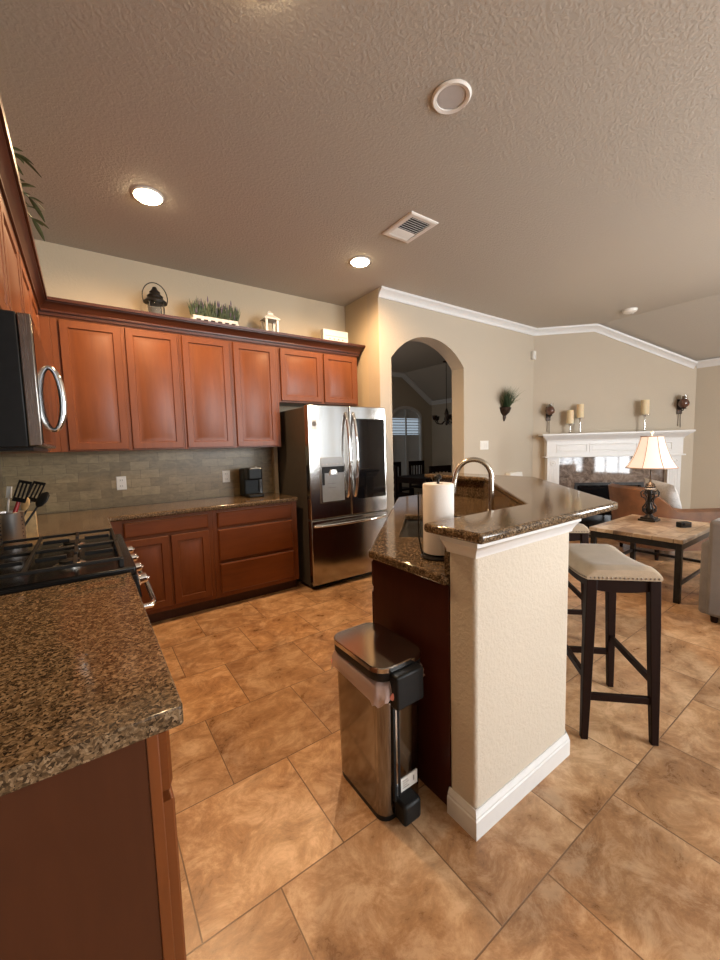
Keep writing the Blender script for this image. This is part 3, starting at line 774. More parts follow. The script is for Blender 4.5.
B().box(cxm-.048, cxm-.038, TY0-.010, TY0-.002, .08, .455).build('trim_strip', CHROME, t)
B().box(cxm-.052, cxm+.032, TY0-.060, TY0+.005, .006, .088).build('pedal', BLACKP, t, bevel=.012)
lb = B().box(cxm-.02, cxm+.062, TY0-.0045, TY0+.001, .090, .142).build('sticker', WPLAST, t)
b = B()
for z, x1_ in ((.128, .012), (.119, .018), (.110, .01), (.101, .02)): b.box(cxm-.012, cxm+x1_, TY0-.0052, TY0-.0044, z, z+.003)
b.build('sticker_print', INKG, lb); B().box(cxm+.040, cxm+.046, TY0-.0052, TY0-.0044, .108, .128).build('pictogram', INKG, lb)
# plastic liner turned over the rim
b = B(); L = []; base = rrect(TX0-.010, TX1+.010, TY0-.010, TY1+.010, .055, 8); n = len(base)
cen = Vector(((TX0+TX1)/2, (TY0+TY1)/2))
for j, (dz, d) in enumerate(((.5505, -.012), (.548, .004), (.532, .014), (.512, .016), (.502, .020))):
    lp = []
    for i, p in enumerate(base):
        v = Vector(p); o = (v-cen).normalized()
        front = v.y < TY0 and v.x > .85
        droop = .75*(.55+.45*math.sin(i*.9)+.3*math.sin(i*2.3+1))*.03*j/4
        dd = d*(.3 if front else 1)+(0 if front else .006*math.sin(i*1.7+j))
        left = max(0, (cen.x-v.x)/.12)
        z = dz-droop-left*.018*j/4
        if front: z = max(z, .525)
        lp.append(Vector((v.x+o.x*dd, v.y+o.y*dd, z)))
    L.append(lp)
b.loops(L, cap=False)
tr = b.build('trash_bag', BAG, smooth=70); tag(tr, 'thin pinkish plastic bag with a red drawstring hanging over the trash can rim', 'trash bag')
edge = [p.copy() for p in L[-1]]
b = B(); seq = [edge[i % n] for i in range(n//2-3, n//2+5)]
b.tube([p+Vector((0, 0, .004)) for p in seq], [.002+.005*math.sin(PI*i/7)+.001*math.sin(i*2.3) for i in range(len(seq))], 8)
b.build('drawstring', BAGR, tr, smooth=60)
b = B(); b.tube([edge[n-2], edge[n-2]+Vector((.01, -.012, .016)), edge[0]+Vector((.0, -.010, .035))], [.008, .012, .005], 8, flat=.4)
b.build('knot', BAGR, tr, smooth=60)

# ------------------------------------------------------------------ bar stools
def make_stool():
    t = thing('bar_stool', '', 'stool', (0, 0, 0), 0, 'saddle bar stools at the raised bar')
    # local: x = long side, y = short side
    HX, HY = .228, .150
    b = B(); nx, ny = 20, 14; rows = []
    def top(x, y):
        u, v = x/HX, y/HY
        z = .808 + .020*u*u - .004*v*v
        e = max(abs(u), abs(v)); ex = max(0, (abs(u)-.78)/.22); ey = max(0, (abs(v)-.72)/.28)
        return z - .020*(ex**2.2) - .022*(ey**2.2)
    for i in range(nx+1):
        x = -HX+2*HX*i/nx; rows.append([Vector((x, -HY+2*HY*j/ny, top(x, -HY+2*HY*j/ny))) for j in range(ny+1)])
    under = lambda x: .742+.020*(x/HX)**2
    V = [[b.bm.verts.new(p) for p in r] for r in rows]
    for i in range(nx):
        for j in range(ny): b.bm.faces.new((V[i][j], V[i+1][j], V[i+1][j+1], V[i][j+1]))
    rim = [V[i][0] for i in range(nx+1)]+[V[nx][j] for j in range(1, ny+1)]+[V[i][ny] for i in range(nx-1, -1, -1)]+[V[0][j] for j in range(ny-1, 0, -1)]
    mid = [b.bm.verts.new((v.co.x*1.012, v.co.y*1.016, (v.co.z+under(v.co.x))/2+.004)) for v in rim]
    low = [b.bm.verts.new((v.co.x, v.co.y, under(v.co.x))) for v in rim]
    n = len(rim)
    for A, C in ((rim, mid), (mid, low)):
        for i in range(n): b.bm.faces.new((A[i], A[(i+1) % n], C[(i+1) % n], C[i]))
    b.bm.faces.new(low)
    lowco = [v.co.copy() for v in low]
    seat = b.build('seat', LINEN, t, smooth=55, local=True, tri=True)
    b = B()
    for s in range(2):
        for k in range(24):
            x = -HX+.012+(2*HX-.024)*k/23; y = (HY+.002)*(1 if s else -1); b.sphere((x, y, under(x)+.010), .0048, n=8, m=5)
        for k in range(17):
            y = -HY+.012+(2*HY-.024)*k/16; x = (HX+.001)*(1 if s else -1); b.sphere((x, y, under(HX)+.010), .0048, n=8, m=5)
    b.build('nailhead_trim', NAIL, seat, smooth=60, local=True)
    fx_, fy2 = .218, .147; tx, ty = .203, .128
    def leg_at(sx, sy, z): k = 1-z/.76; return Vector((sx*(tx+(fx_-tx)*k), sy*(ty+(fy2-ty)*k), z))
    for sx in (1, -1):
        for sy in (1, -1):
            L = []
            for z, r in ((0, .0135), (.25, .017), (.55, .0195), (.762, .020)):
                c = leg_at(sx, sy, z); L.append([c+Vector((dx*r, dy*r*1.1, 0)) for dx, dy in ((-1, -1), (1, -1), (1, 1), (-1, 1))])
            B().loops(L).build('leg', ESP, t, bevel=.003, local=True)
    # curved aprons
    for sy in (1, -1):
        L = []
        for k in range(11):
            x = -tx+2*tx*k/10; zt = under(x)+.002; zb = .705+.018*(x/tx)**2-.0
            y = sy*ty; L.append([Vector((x, y-.011, zb)), Vector((x, y+.011, zb)), Vector((x, y+.011, zt)), Vector((x, y-.011, zt))])
        B().loops(L).build('apron', ESP, t, local=True, smooth=30)
    for sx in (1, -1):
        L = []
        for k in range(9):
            y = -ty+2*ty*k/8; x = sx*tx; zb = .700+.024*(y/ty)**2*.5
            L.append([Vector((x-.011, y, zb)), Vector((x+.011, y, zb)), Vector((x+.011, y, under(tx)+.002)), Vector((x-.011, y, under(tx)+.002))])
        B().loops(L).build('apron', ESP, t, local=True, smooth=30)
    def stretch(a, c, z, h=.016, w_=.010):
        p, q = leg_at(*a, z), leg_at(*c, z); d = (q-p).normalized(); s_ = Vector((-d.y, d.x, 0))*w_
        B().loops([[e_-s_-Vector((0, 0, h)), e_+s_-Vector((0, 0, h)), e_+s_+Vector((0, 0, h)), e_-s_+Vector((0, 0, h))] for e_ in (p, q)]).build('stretcher', ESP, t, bevel=.002, local=True)
    stretch((-1, -1), (-1, 1), .205); stretch((1, -1), (1, 1), .205); stretch((-1, -1), (1, -1), .29); stretch((-1, 1), (1, 1), .29)
    return t
st1 = make_stool()
st1.location = (2.070, .868, 0); st1.rotation_euler = (0, 0, PI/4)
st1['label'] = 'linen saddle bar stool nearest the end of the island, dark legs in full view'
dup(st1, (2.785, 1.495, 0), PI/4, 'linen saddle bar stool farther along the bar, mostly hidden by the island wall')

# ------------------------------------------------------------------ living room
t = thing('side_table', 'slate-topped side table with black metal legs, under the lamp by the grey sofa', 'table', (4.45, 1.415, 0))
ax0, ax1, ay0, ay1 = 3.95, 4.95, 1.05, 1.78
B().box(ax0, ax1, ay0, ay1, .510, .545).build('tabletop', SLATE, t, bevel=.004)
b = B(); b.box(ax0+.01, ax1-.01, ay0+.01, ay0+.045, .455, .509); b.box(ax0+.01, ax1-.01, ay1-.045, ay1-.01, .455, .509)
b.box(ax0+.01, ax0+.045, ay0+.045, ay1-.045, .455, .509); b.box(ax1-.045, ax1-.01, ay0+.045, ay1-.045, .455, .509); b.build('apron', BLACKM, t, bevel=.002)
for x in (ax0+.032, ax1-.032):
    for y in (ay0+.032, ay1-.032): B().box(x-.022, x+.022, y-.022, y+.022, 0, .456).build('leg', BLACKM, t, bevel=.002)
b = B(); b.box(ax0+.02, ax1-.02, ay0+.022, ay0+.042, .14, .165); b.box(ax0+.02, ax1-.02, ay1-.042, ay1-.022, .14, .165); b.box(ax1-.042, ax1-.022, ay0+.03, ay1-.03, .14, .165); b.build('stretcher', BLACKM, t)
LIRON = simple('lamp_iron', (.022, .018, .016), .32, .6, vary=.4)
# lamp
lx, ly, lz = 4.68, 1.53, .545
t = thing('table_lamp', 'table lamp with a glowing cream bell shade and dark scrolled base', 'lamp', (lx, ly, lz))
b = B(); b.box(lx-.075, lx+.075, ly-.075, ly+.075, lz, lz+.022); b.box(lx-.06, lx+.06, ly-.06, ly+.06, lz+.022, lz+.04); b.lathe([(.05, .04), (.03, .06), (.022, .075)], (lx, ly, lz), 16); b.build('base', LIRON, t, bevel=.004)
b = B(); b.lathe([(.018, .07), (.03, .09), (.034, .12), (.022, .15), (.016, .2), (.022, .26), (.03, .30), (.02, .32), (.04, .335), (.05, .35), (.036, .365), (.04, .375), (.022, .39), (.010, .40), (.008, .56)], (lx, ly, lz), 18)
for k in range(4):
    a = PI/4+k*PI/2; dx, dy = math.cos(a), math.sin(a)
    sc = [(.028, .075), (.06, .10), (.062, .14), (.040, .17), (.030, .20), (.045, .235), (.078, .25), (.085, .29), (.066, .315), (.048, .30), (.052, .275)]
    b.tube([(lx+dx*r_, ly+dy*r_, lz+z_) for r_, z_ in sc], .0075, 8)
    b.sphere((lx+dx*.05, ly+dy*.05, lz+.115), .016, n=10, m=6); b.sphere((lx+dx*.052, ly+dy*.052, lz+.28), .012, n=10, m=6)
b.build('stem', LIRON, t, smooth=50)
B().lathe([(.040, .322), (.046, .330), (.040, .338)], (lx, ly, lz), 20).build('collar', SILV, t, smooth=40)
n = 48; L = []
for z_, r_ in ((.545, .222), (.585, .196), (.64, .165), (.72, .134), (.80, .110), (.858, .096)):
    lp = []
    for i in range(n):
        a = 2*PI*i/n; seg_ = (a % (PI/4))/(PI/4); sc = 1-.035*math.sin(PI*seg_)
        lp.append(Vector((lx+r_*sc*math.cos(a), ly+r_*sc*math.sin(a), lz+z_)))
    L.append(lp)
inner = [[Vector((lx+(p.x-lx)*.985, ly+(p.y-ly)*.985, p.z)) for p in lp] for lp in L[::-1]]
b = B(); b.loops(L+inner, cap=False); sh = b.build('lamp_shade', SHADE, t, smooth=30)
b = B(); TR = simple('shade_braid', (.46, .31, .23), .8, vary=.15)
for zz_, rr_ in ((.545, .222), (.858, .096)):
    b.tube([(lx+rr_*(1-.035*math.sin(PI*((a % (PI/4))/(PI/4))))*math.cos(a), ly+rr_*(1-.035*math.sin(PI*((a % (PI/4))/(PI/4))))*math.sin(a), lz+zz_) for a in [2*PI*i/48 for i in range(49)]], .0055, 6)
for k in range(8):
    a = k*PI/4; b.tube([(lx+(r_+.001)*math.cos(a), ly+(r_+.001)*math.sin(a), lz+z_) for z_, r_ in ((.545, .222), (.585, .196), (.64, .165), (.72, .134), (.80, .110), (.858, .096))], .0028, 6)
b.build('shade_trim', TR, sh)
B().lathe([(.004, .85), (.004, .885), (.012, .895), (.012, .905), (.004, .918)], (lx, ly, lz), 12).build('finial', WPLAST, t, smooth=40)
B().sphere((lx, ly, lz+.69), .032).build('bulb', BULB, t, smooth=60)
pl = bpy.data.lights.new('lamp_light', 'POINT'); pl.energy = 9; pl.color = (1, .72, .45); pl.shadow_soft_size = .04
o = bpy.data.objects.new('lamp_light', pl); COL.objects.link(o); o.location = (lx, ly, lz+.76)
t = thing('desk_clock', 'small dark box clock on the slate side table', 'clock', (4.55, 1.21, .545), -.5)
B().box(-.055, .055, -.03, .03, 0, .052).build('case', BLACKP, t, bevel=.008, local=True)
B().box(-.045, .045, -.032, -.03, .008, .044).build('screen', BLACKG, t, local=True)
# sofa
t = thing('sofa', 'grey upholstered sofa with its back to the kitchen', 'sofa', (4.15, -.1, 0))
sx0 = 3.705; sy1 = .885
B().box(sx0+.03, sx0+.90, -1.10, sy1-.02, .06, .30).build('base', GREY, t, bevel=.03, seg=3)
B().box(sx0, sx0+.20, -1.085, sy1-.045, .055, .775).build('backrest', GREY, t, bevel=.028, seg=4)
for y0, y1 in ((sy1-.16, sy1), (-1.26, -1.10)):
    B().box(sx0+.012, sx0+.92, y0, y1, .055, .605).build('arm', GREY, t, bevel=.03, seg=4)
for y0, y1 in ((-.10, sy1-.17), (-1.09, -.11)):
    B().box(sx0+.21, sx0+.93, y0, y1, .30, .46).build('seat_cushion', GREY, t, bevel=.04, seg=4)
    B().box(sx0+.20, sx0+.38, y0, y1, .46, .80).build('back_cushion', GREY, t, bevel=.05, seg=4)
for x in (sx0+.06, sx0+.84):
    for y in (sy1-.09, -1.18): B().lathe([(.02, 0), (.028, .056)], (x, y, 0), 12).build('foot', ESP, t, smooth=40)
# armchair: leather tub, opening to the right of the picture
t = thing('armchair', 'brown leather tub armchair between the side table and the fireplace', 'armchair', (5.66, 1.70, 0), math.radians(-35))
def tub(half=True):
    # local: faces +x; outline from right arm front round the back to left arm front
    pts = []
    W, D = .40, .38
    path = [(D, -W)]
    for i in range(15):
        a = -PI/2-PI*i/14
        path.append((-.12+.36*math.cos(a), W*math.sin(a)))
    path.append((D, W)); return path
path = tub()
# dense sample
dense = []
for (xa, ya), (xb, yb) in zip(path, path[1:]):
    m = 3 if abs(xb-xa) > .2 else 1
    for k in range(m): dense.append((xa+(xb-xa)*k/m, ya+(yb-ya)*k/m))
dense.append(path[-1])
L = []; o_ = off_path(dense, .055); i_ = off_path(dense, -.055)
for k, p in enumerate(dense):
    u = max(0, min(1, (-.16-p[0])/.26)); top = .60+.24*(u*u*(3-2*u))
    flare = 1+.10*u
    a, c = o_[k], i_[k]
    L.append([Vector((a.x, a.y, .14)), Vector((a.x*1, a.y, .45)), Vector((a.x*flare-.02*u, a.y*flare, top-.03)), Vector((p[0]*flare-.02*u, p[1]*flare, top)), Vector((c.x*flare, c.y*flare, top-.03)), Vector((c.x, c.y, .40)), Vector((c.x, c.y, .14))])
B().loops(L).build('shell', LEATHER, t, smooth=50, local=True)
B().box(-.36, .36, -.34, .34, .14, .30).build('seat_base', LEATHER, t, bevel=.03, seg=3, local=True)
B().box(-.34, .39, -.335, .335, .30, .43).build('seat_cushion', LEATHER, t, bevel=.04, seg=4, local=True)
for x in (-.30, .30):
    for y in (-.30, .30): B().lathe([(.018, 0), (.026, .142)], (x, y, 0), 12).build('leg', ESP, t, smooth=40, local=True)
# fur pillow
t = thing('throw_pillow', 'pale fur throw pillow leaning in the brown leather armchair', 'pillow', (5.66, 1.70, .432), math.radians(-35))
b = B(); M = Matrix.Translation((.03, .06, .235)) @ Matrix.Rotation(math.radians(-24), 4, 'Y') @ Matrix.Rotation(math.radians(8), 4, 'X')
n = 12; Lp = []
for sgn in (1, -1):
    V = [[b.bm.verts.new(M @ Vector((sgn*.085*((1-abs(2*i/n-1)**2.4)*(1-abs(2*j/n-1)**2.4))**.55, (2*i/n-1)*.22, (2*j/n-1)*.22))) for j in range(n+1)] for i in range(n+1)]
    for i in range(n):
        for j in range(n): b.bm.faces.new((V[i][j], V[i+1][j], V[i+1][j+1], V[i][j+1]))
bmesh.ops.remove_doubles(b.bm, verts=b.bm.verts[:], dist=.0005)
b.build('cover', FUR, t, smooth=80, local=True)

# ------------------------------------------------------------------ fireplace
fc = fp(1.07, 0, 0)
t = thing('fireplace', 'white mantel fireplace with brown stone surround on the angled wall', 'fireplace', tuple(fc))
def fbox(s0, s1, n0, n1, z0, z1, b=None):
    b = b or B(); b.loops([[fp(s0, n0, z), fp(s1, n0, z), fp(s1, n1, z), fp(s0, n1, z)] for z in (z0, z1)]); return b
fbox(.075, 2.055, .002, .245, 1.462, 1.488).build('mantel_shelf', WHITE, t, bevel=.004)
mp = [(.002, 1.375), (.155, 1.375), (.160, 1.395), (.175, 1.405), (.200, 1.435), (.225, 1.450), (.232, 1.4615), (.002, 1.4615)]
b = B(); b.loops([[fp(s+sg*(n_-.15) if n_ > .15 else s, n_, z) for n_, z in mp] for s, sg in ((.165, -1), (1.965, 1))]); b.build('cornice', WHITE, t, smooth=35)
b = fbox(.165, 1.965, .002, .145, 1.155, 1.3745); fr = b.build('frieze', WHITE, t)
for s0, s1 in ((.30, .72), (.75, 1.38), (1.41, 1.83)):
    Fm = lambda u, v, n_: fp(u, .145+n_, v)
    B().rings(Fm, s0, s1, 1.205, 1.335, [(0, 0), (0, .008), (.012, .008), (.018, .001), (.03, .001), (.036, .004)]).build('panel', WHITE, fr)
fbox(.135, 1.995, .002, .165, 1.135, 1.1545).build('ledge', WHITE, t, bevel=.003)
for s0, s1 in ((.175, .345), (1.785, 1.955)):
    pb = fbox(s0, s1, .002, .135, 0, 1.1345).build('pilaster', WHITE, t, bevel=.003)
    b = B()
    for k in range(4):
        s = s0+.028+k*.033; fbox(s, s+.014, .135, .140, .14, .98, b)
    b.build('fluting', WHITE, pb, bevel=.002)
    M = Matrix.Translation(fp((s0+s1)/2, .135, 1.055)) @ Matrix.Rotation(math.radians(-45), 4, 'Z') @ Matrix.Rotation(PI/2, 4, 'X')
    B().lathe([(.045, 0), (.045, .008), (.032, .010), (.028, .004), (.018, .004), (.012, .010), (.002, .011)], n=24, M=M).build('rosette', WHITE, pb, smooth=40)
    fbox(s0-.01, s1+.01, .002, .150, 0, .12).build('plinth', WHITE, pb, bevel=.003)
b = B(); fbox(.346, FB0, .002, .06, 0, 1.1345, b); fbox(FB1, 1.784, .002, .06, 0, 1.1345, b); fbox(FB0, FB1, .002, .06, FBZ, 1.1345, b); b.build('surround', STONE, t)
b = B(); fbox(FB0+.001, FB0+.03, -.45, -.001, .005, FBZ-.001, b); fbox(FB1-.03, FB1-.001, -.45, -.001, .005, FBZ-.001, b); fbox(FB0+.03, FB1-.03, -.45, -.42, .005, FBZ-.001, b); fbox(FB0+.03, FB1-.03, -.42, -.001, FBZ-.03, FBZ-.001, b); fbox(FB0+.03, FB1-.03, -.42, -.001, .005, .03, b)
b.build('firebox', FIRE, t)
b = B(); fbox(FB0-.02, FB1+.02, .061, .072, FBZ-.02, FBZ+.02, b); fbox(FB0-.02, FB0+.02, .061, .072, .0, FBZ-.02, b); fbox(FB1-.02, FB1+.02, .061, .072, .0, FBZ-.02, b); b.build('metal_frame', BLACKM, t)
fbox(FB0+.02, FB1-.02, .030, .036, .02, FBZ-.02).build('glass_door', BLACKG, t)
fbox(.175, 1.955, .152, .45, 0, .02).build('hearth', STONE, t, bevel=.003)
# candles on the mantel
SIL = simple('silver_glass', (.72, .72, .70), .12, .9, vary=.05)
def candle_set(s, hh, ch, r, lab1, lab2):
    p = fp(s, .12, 1.4885)
    t = thing('candle_holder', lab1, 'candle holder', tuple(p), 0, 'candle holders on the mantel')
    B().lathe([(.040, 0), (.042, .006), (.030, .014), (.012, .02)], tuple(p), 20).build('base', SIL, t, smooth=40)
    B().lathe([(.012, .02), (.010, hh*.3), (.016, hh*.42), (.009, hh*.55), (.012, hh-.03), (.02, hh-.018)], tuple(p), 16).build('stem', SIL, t, smooth=40)
    B().lathe([(.02, hh-.018), (r+.012, hh-.010), (r+.014, hh), (.01, hh)], tuple(p), 24).build('plate', SIL, t, smooth=40)
    c = thing('pillar_candle', lab2, 'candle', (p.x, p.y, p.z+hh+.0005), 0, 'ivory pillar candles on the mantel')
    B().lathe([(r, 0), (r, ch-.004), (r-.004, ch), (r*.6, ch-.006), (.002, ch-.008)], (p.x, p.y, p.z+hh+.0005), 28).build('wax', CANDLE, c, smooth=40)
    B().lathe([(.0015, ch-.008), (.0012, ch+.008)], (p.x, p.y, p.z+hh+.0005), 6).build('wick', INK, c)
candle_set(.487, .142, .195, .046, 'short silver candle holder on the mantel, nearest the arch wall', 'ivory pillar candle on the shortest holder, set slightly lower than its neighbour')
candle_set(.622, .225, .195, .046, 'tall silver candle holder, right-hand one of the pair at the arch end of the mantel', 'ivory pillar candle on the tall holder, right-hand one of the mantel pair')
candle_set(1.475, .235, .205, .050, 'tall silver candle holder standing alone at the lamp end of the mantel', 'ivory pillar candle standing alone above the lamp end of the mantel')
# wall sconces
def make_sconce():
    t = thing('wall_sconce', '', 'sconce', (0, 0, 0), math.radians(-45), 'pair of wall sconces over the mantel')
    # local: x along wall, -y out of wall
    b = B(); b.box(-.035, .035, -.012, 0, -.11, .10); b.build('back_plate', BRONZE, t, bevel=.006, local=True)
    b = B(); b.tube([(0, -.01, -.02), (0, -.05, -.06), (0, -.09, -.065), (0, -.10, -.045)], .006, 8); b.lathe([(.03, -.045), (.034, -.04), (.03, -.035)], (0, -.10, 0), 16)
    b.tube([(-.012, -.012, -.10), (-.016, -.012, -.28)], .0035, 6); b.tube([(.012, -.012, -.10), (.016, -.012, -.30)], .0035, 6)
    b.build('bracket', BRONZE, t, smooth=50, local=True)
    B().lathe([(.020, -.035), (.058, .0), (.066, .035), (.050, .075), (.034, .095)], (0, -.10, 0), 22).build('bowl', SMOKEG, t, smooth=50, local=True)
    B().lathe([(.040, .09), (.042, .15), (.040, .15), (.038, .092)], (0, -.10, 0), 20, cap=False).build('glass_cup', GLASS, t, smooth=40, local=True)
    B().lathe([(.022, .096), (.022, .13), (.002, .132)], (0, -.10, 0), 16).build('candle', CANDLE, t, smooth=40, local=True)
    return t
sc1 = make_sconce(); p = fp(.215, .001, 1.80); sc1.location = p; sc1['label'] = 'dark wall sconce at the arch wall end of the fireplace wall'
dup(sc1, tuple(fp(1.975, .001, 1.83)), None, 'dark wall sconce at the right wall end of the fireplace wall')
# wall pocket plant, switches and small wall fittings on the arch wall
t = thing('wall_planter', 'dark cone wall pocket on the arch wall holding green grass', 'planter', (4.885, AY-.001, 1.68))
b = B(); L = []
for z_, r_ in ((1.68, .012), (1.73, .03), (1.755, .028), (1.80, .075), (1.85, .095), (1.865, .10), (1.875, .092)):
    L.append([Vector((4.885+r_*math.cos(a), AY-.001-r_*abs(math.sin(a))*1.0, z_)) for a in [PI*i/14 for i in range(15)]])
b.loops(L); b.build('pocket', BRONZE, t, smooth=50)
b = B()
for k in range(110):
    a = random.uniform(0, PI); r_ = random.uniform(.01, .08); base = Vector((4.885+r_*math.cos(a), AY-.006-r_*math.sin(a)*.9, 1.86))
    tip = Vector((4.885+random.gauss(.015, .12), min(AY-.01, base.y+random.uniform(-.16, .02)), 1.90+random.uniform(.12, .30)))
    tip.z -= abs(tip.x-4.885)*.25
    mid = (base+tip)/2+Vector((0, -.01, .03)); w_ = Vector((.008, .003, 0))
    b.face([base-w_, base+w_, mid+w_, mid-w_]); b.face([mid-w_, mid+w_, tip])
b.build('grass', GREEN, t)
def plate(name, label, cat, cx, cz, F, toggles, wd=.075, hh=.118, socket=False, group=None):
    t = thing(name, label, cat, tuple(F(cx, cz-hh/2, 0)), 0, group)
    B().rings(F, cx-wd/2, cx+wd/2, cz-hh/2, cz+hh/2, [(0, 0), (0, .004), (.004, .007)]).build('plate', WPLAST, t)
    for k in range(toggles):
        c = cx+(k-(toggles-1)/2)*.046
        if socket:
            for dz in (-.026, .026):
                s = B().rings(F, c-.017, c+.017, cz+dz-.016, cz+dz+.016, [(0, .006), (0, .009), (.003, .010)]).build('socket', WPLAST, t)
                b = B(); b.rings(F, c-.009, c-.006, cz+dz-.006, cz+dz+.007, [(0, .0095), (0, .0105)]); b.rings(F, c+.006, c+.009, cz+dz-.006, cz+dz+.007, [(0, .0095), (0, .0105)]); b.build('slot', INK, s)
        else:
            B().rings(F, c-.016, c+.016, cz-.033, cz+.033, [(0, .006), (0, .009), (.003, .012)]).build('rocker', WPLAST, t)
    return t
plate('light_switch', 'wide white light switch plate on the arch wall below the grass planter', 'switch', 4.447, 1.352, faceY(AY-.0005), 3, .175, .12)
plate('wall_outlet', 'white outlet on the tile backsplash, the one nearer the range', 'outlet', .248, 1.117, faceY(BY-.0125), 1, socket=True, group='backsplash outlets')
plate('wall_outlet', 'white outlet on the tile backsplash beside the coffee maker', 'outlet', 1.158, 1.115, faceY(BY-.0125), 1, socket=True, group='backsplash outlets')
t = thing('motion_sensor', 'small white motion sensor high in the corner by the fireplace wall', 'sensor', (5.572, AY-.001, 2.60))
B().box(5.538, 5.606, AY-.052, AY-.001, 2.60, 2.725).build('case', WPLAST, t, bevel=.012, seg=3)
B().box(5.548, 5.596, AY-.055, AY-.05, 2.615, 2.655).build('lens', SILV, t, bevel=.004)
t = thing('wall_box', 'white box on the arch wall just above the raised bar', 'box', (5.08, AY-.001, .78))
B().box(4.92, 5.22, AY-.09, AY-.001, .78, .95).build('case', WPLAST, t, bevel=.015, seg=3)
B().box(4.95, 5.21, AY-.093, AY-.09, .82, .91).build('panel', WPLAST, t)

# ------------------------------------------------------------------ ceiling fittings
RIMW = simple('downlight_trim', (.80, .77, .72), .4, vary=.02)
def make_can(lit):
    t = thing('recessed_light', '', 'ceiling light', (0, 0, 0), 0, 'recessed ceiling lights')
    B().lathe([(.070, 0), (.092, 0), (.095, -.004), (.086, -.012), (.070, -.008), (.070, 0)], n=36, cap=False).build('trim_ring', RIMW, t, smooth=40, local=True)
    return t
c1 = make_can(True); B().lathe([(.0800, -.0135), (.074, -.020), (.045, -.027), (.002, -.029)], n=32).build('lens', BULB, c1, smooth=40, local=True)
c1.location = (.459, 2.968, CZ-.0005); c1['label'] = 'lit recessed ceiling light above the range side of the kitchen'
dup(c1, (2.158, 2.981, CZ-.0005), None, 'lit recessed ceiling light in front of the refrigerator')
dup(c1, (.62, 1.40, CZ-.0005), None, 'lit recessed ceiling light above the near counter, beyond the frame')
c4 = make_can(False); B().lathe([(.0705, -.001), (.062, -.004), (.056, -.0035), (.002, -.0045)], n=32).build('lens', simple('frosted_lens', (.50, .48, .47), .35, vary=.03), c4, smooth=40, local=True)
c4.location = (1.567, 1.380, CZ-.0005); c4['label'] = 'unlit recessed ceiling light with a white ring over the island'
t = thing('ceiling_vent', 'white louvred air vent in the kitchen ceiling', 'vent', (2.176, 2.337, CZ-.0005))
F = lambda u, v, n_: Vector((u, v, CZ-.0005-n_))
b = B(); vx0, vx1, vy0, vy1 = 2.035, 2.310, 2.165, 2.510
b.loops([[F(vx0+i, vy0+i, d_), F(vx1-i, vy0+i, d_), F(vx1-i, vy1-i, d_), F(vx0+i, vy1-i, d_)] for i, d_ in ((0, 0), (0, .006), (.012, .012), (.040, .012), (.044, .002))], cap=False)
b.build('frame', RIMW, t)
B().box(vx0+.04, vx1-.04, vy0+.04, vy1-.04, CZ-.0025, CZ-.001).build('duct', simple('dark_duct', (.02, .018, .016), .8, vary=.2), t)
b = B()
for k in range(11):
    y = vy0+.055+k*(vy1-vy0-.11)/10; M = Matrix.Translation(((vx0+vx1)/2, y, CZ-.008)) @ Matrix.Rotation(math.radians(40 if k < 7 else -40), 4, 'X')
    b.box(-(vx1-vx0)/2+.042, (vx1-vx0)/2-.042, -.007, .007, -.0008, .0008, M)
b.build('louvre', RIMW, t)
t = thing('smoke_detector', 'round white smoke detector on the living room ceiling', 'smoke detector', (5.90, 2.225, CZ-.0005))
B().lathe([(.085, 0), (.085, -.012), (.075, -.030), (.05, -.042), (.002, -.046)], (5.90, 2.225, CZ-.0005), 32).build('case', WPLAST, t, smooth=35)
B().lathe([(.012, -.044), (.010, -.049), (.002, -.05)], (5.93, 2.20, CZ-.0005), 12).build('button', SILV, t, smooth=40)

# ------------------------------------------------------------------ on top of the upper cabinets
TZ = 2.5105
# thin dust boards so the decor has something to rest on
b = B(); b.prism([(LX+.001, .72), (LU-.058, .72), (LU-.058, UY+.057), (2.54, UY+.057), (2.54, BY-.001), (LX+.001, BY-.001)], 2.44, 2.5095)
tag(b.build('cabinet_top_board', TOE), 'flat dark board behind the crown on top of the upper cabinets', 'board')
gx, gy = .592, 3.83
t = thing('lantern', 'black metal lantern with a wire handle on top of the upper cabinets', 'lantern', (gx, gy, TZ)); t.scale = (1.28, 1.28, 1.28)
b = B(); b.lathe([(.066, 0), (.066, .012), (.058, .02), (.058, .024)], (gx, gy, TZ), 20); b.build('base', BLACKM, t, smooth=40)
B().lathe([(.047, .024), (.054, .06), (.047, .115), (.044, .115), (.05, .06), (.044, .026)], (gx, gy, TZ), 20, cap=False).build('globe', GLASS, t, smooth=40)
b = B()
for k in range(4):
    a = PI/4+k*PI/2; b.tube([(gx+.058*math.cos(a), gy+.058*math.sin(a), TZ+.02), (gx+.062*math.cos(a), gy+.062*math.sin(a), TZ+.07), (gx+.055*math.cos(a), gy+.055*math.sin(a), TZ+.12)], .004, 6)
b.build('cage', BLACKM, t)
B().lathe([(.072, .112), (.074, .118), (.045, .145), (.05, .155), (.03, .175), (.034, .182), (.018, .20), (.012, .215), (.002, .218)], (gx, gy, TZ), 20).build('roof', BLACKM, t, smooth=35)
b = B(); b.tube([(gx-.072*math.cos(a)*1.05, gy, TZ+.15+.095*math.sin(a)) for a in [PI*(i/18)-.35+(.7*i/18) for i in range(19)]], .0035, 6); b.build('handle', BLACKM, t, smooth=60)
t = thing('lavender_planter', 'white wooden planter box of lavender on top of the upper cabinets', 'planter', (1.08, 3.83, TZ))
bx0, bx1, by0, by1 = .875, 1.292, 3.775, 3.885
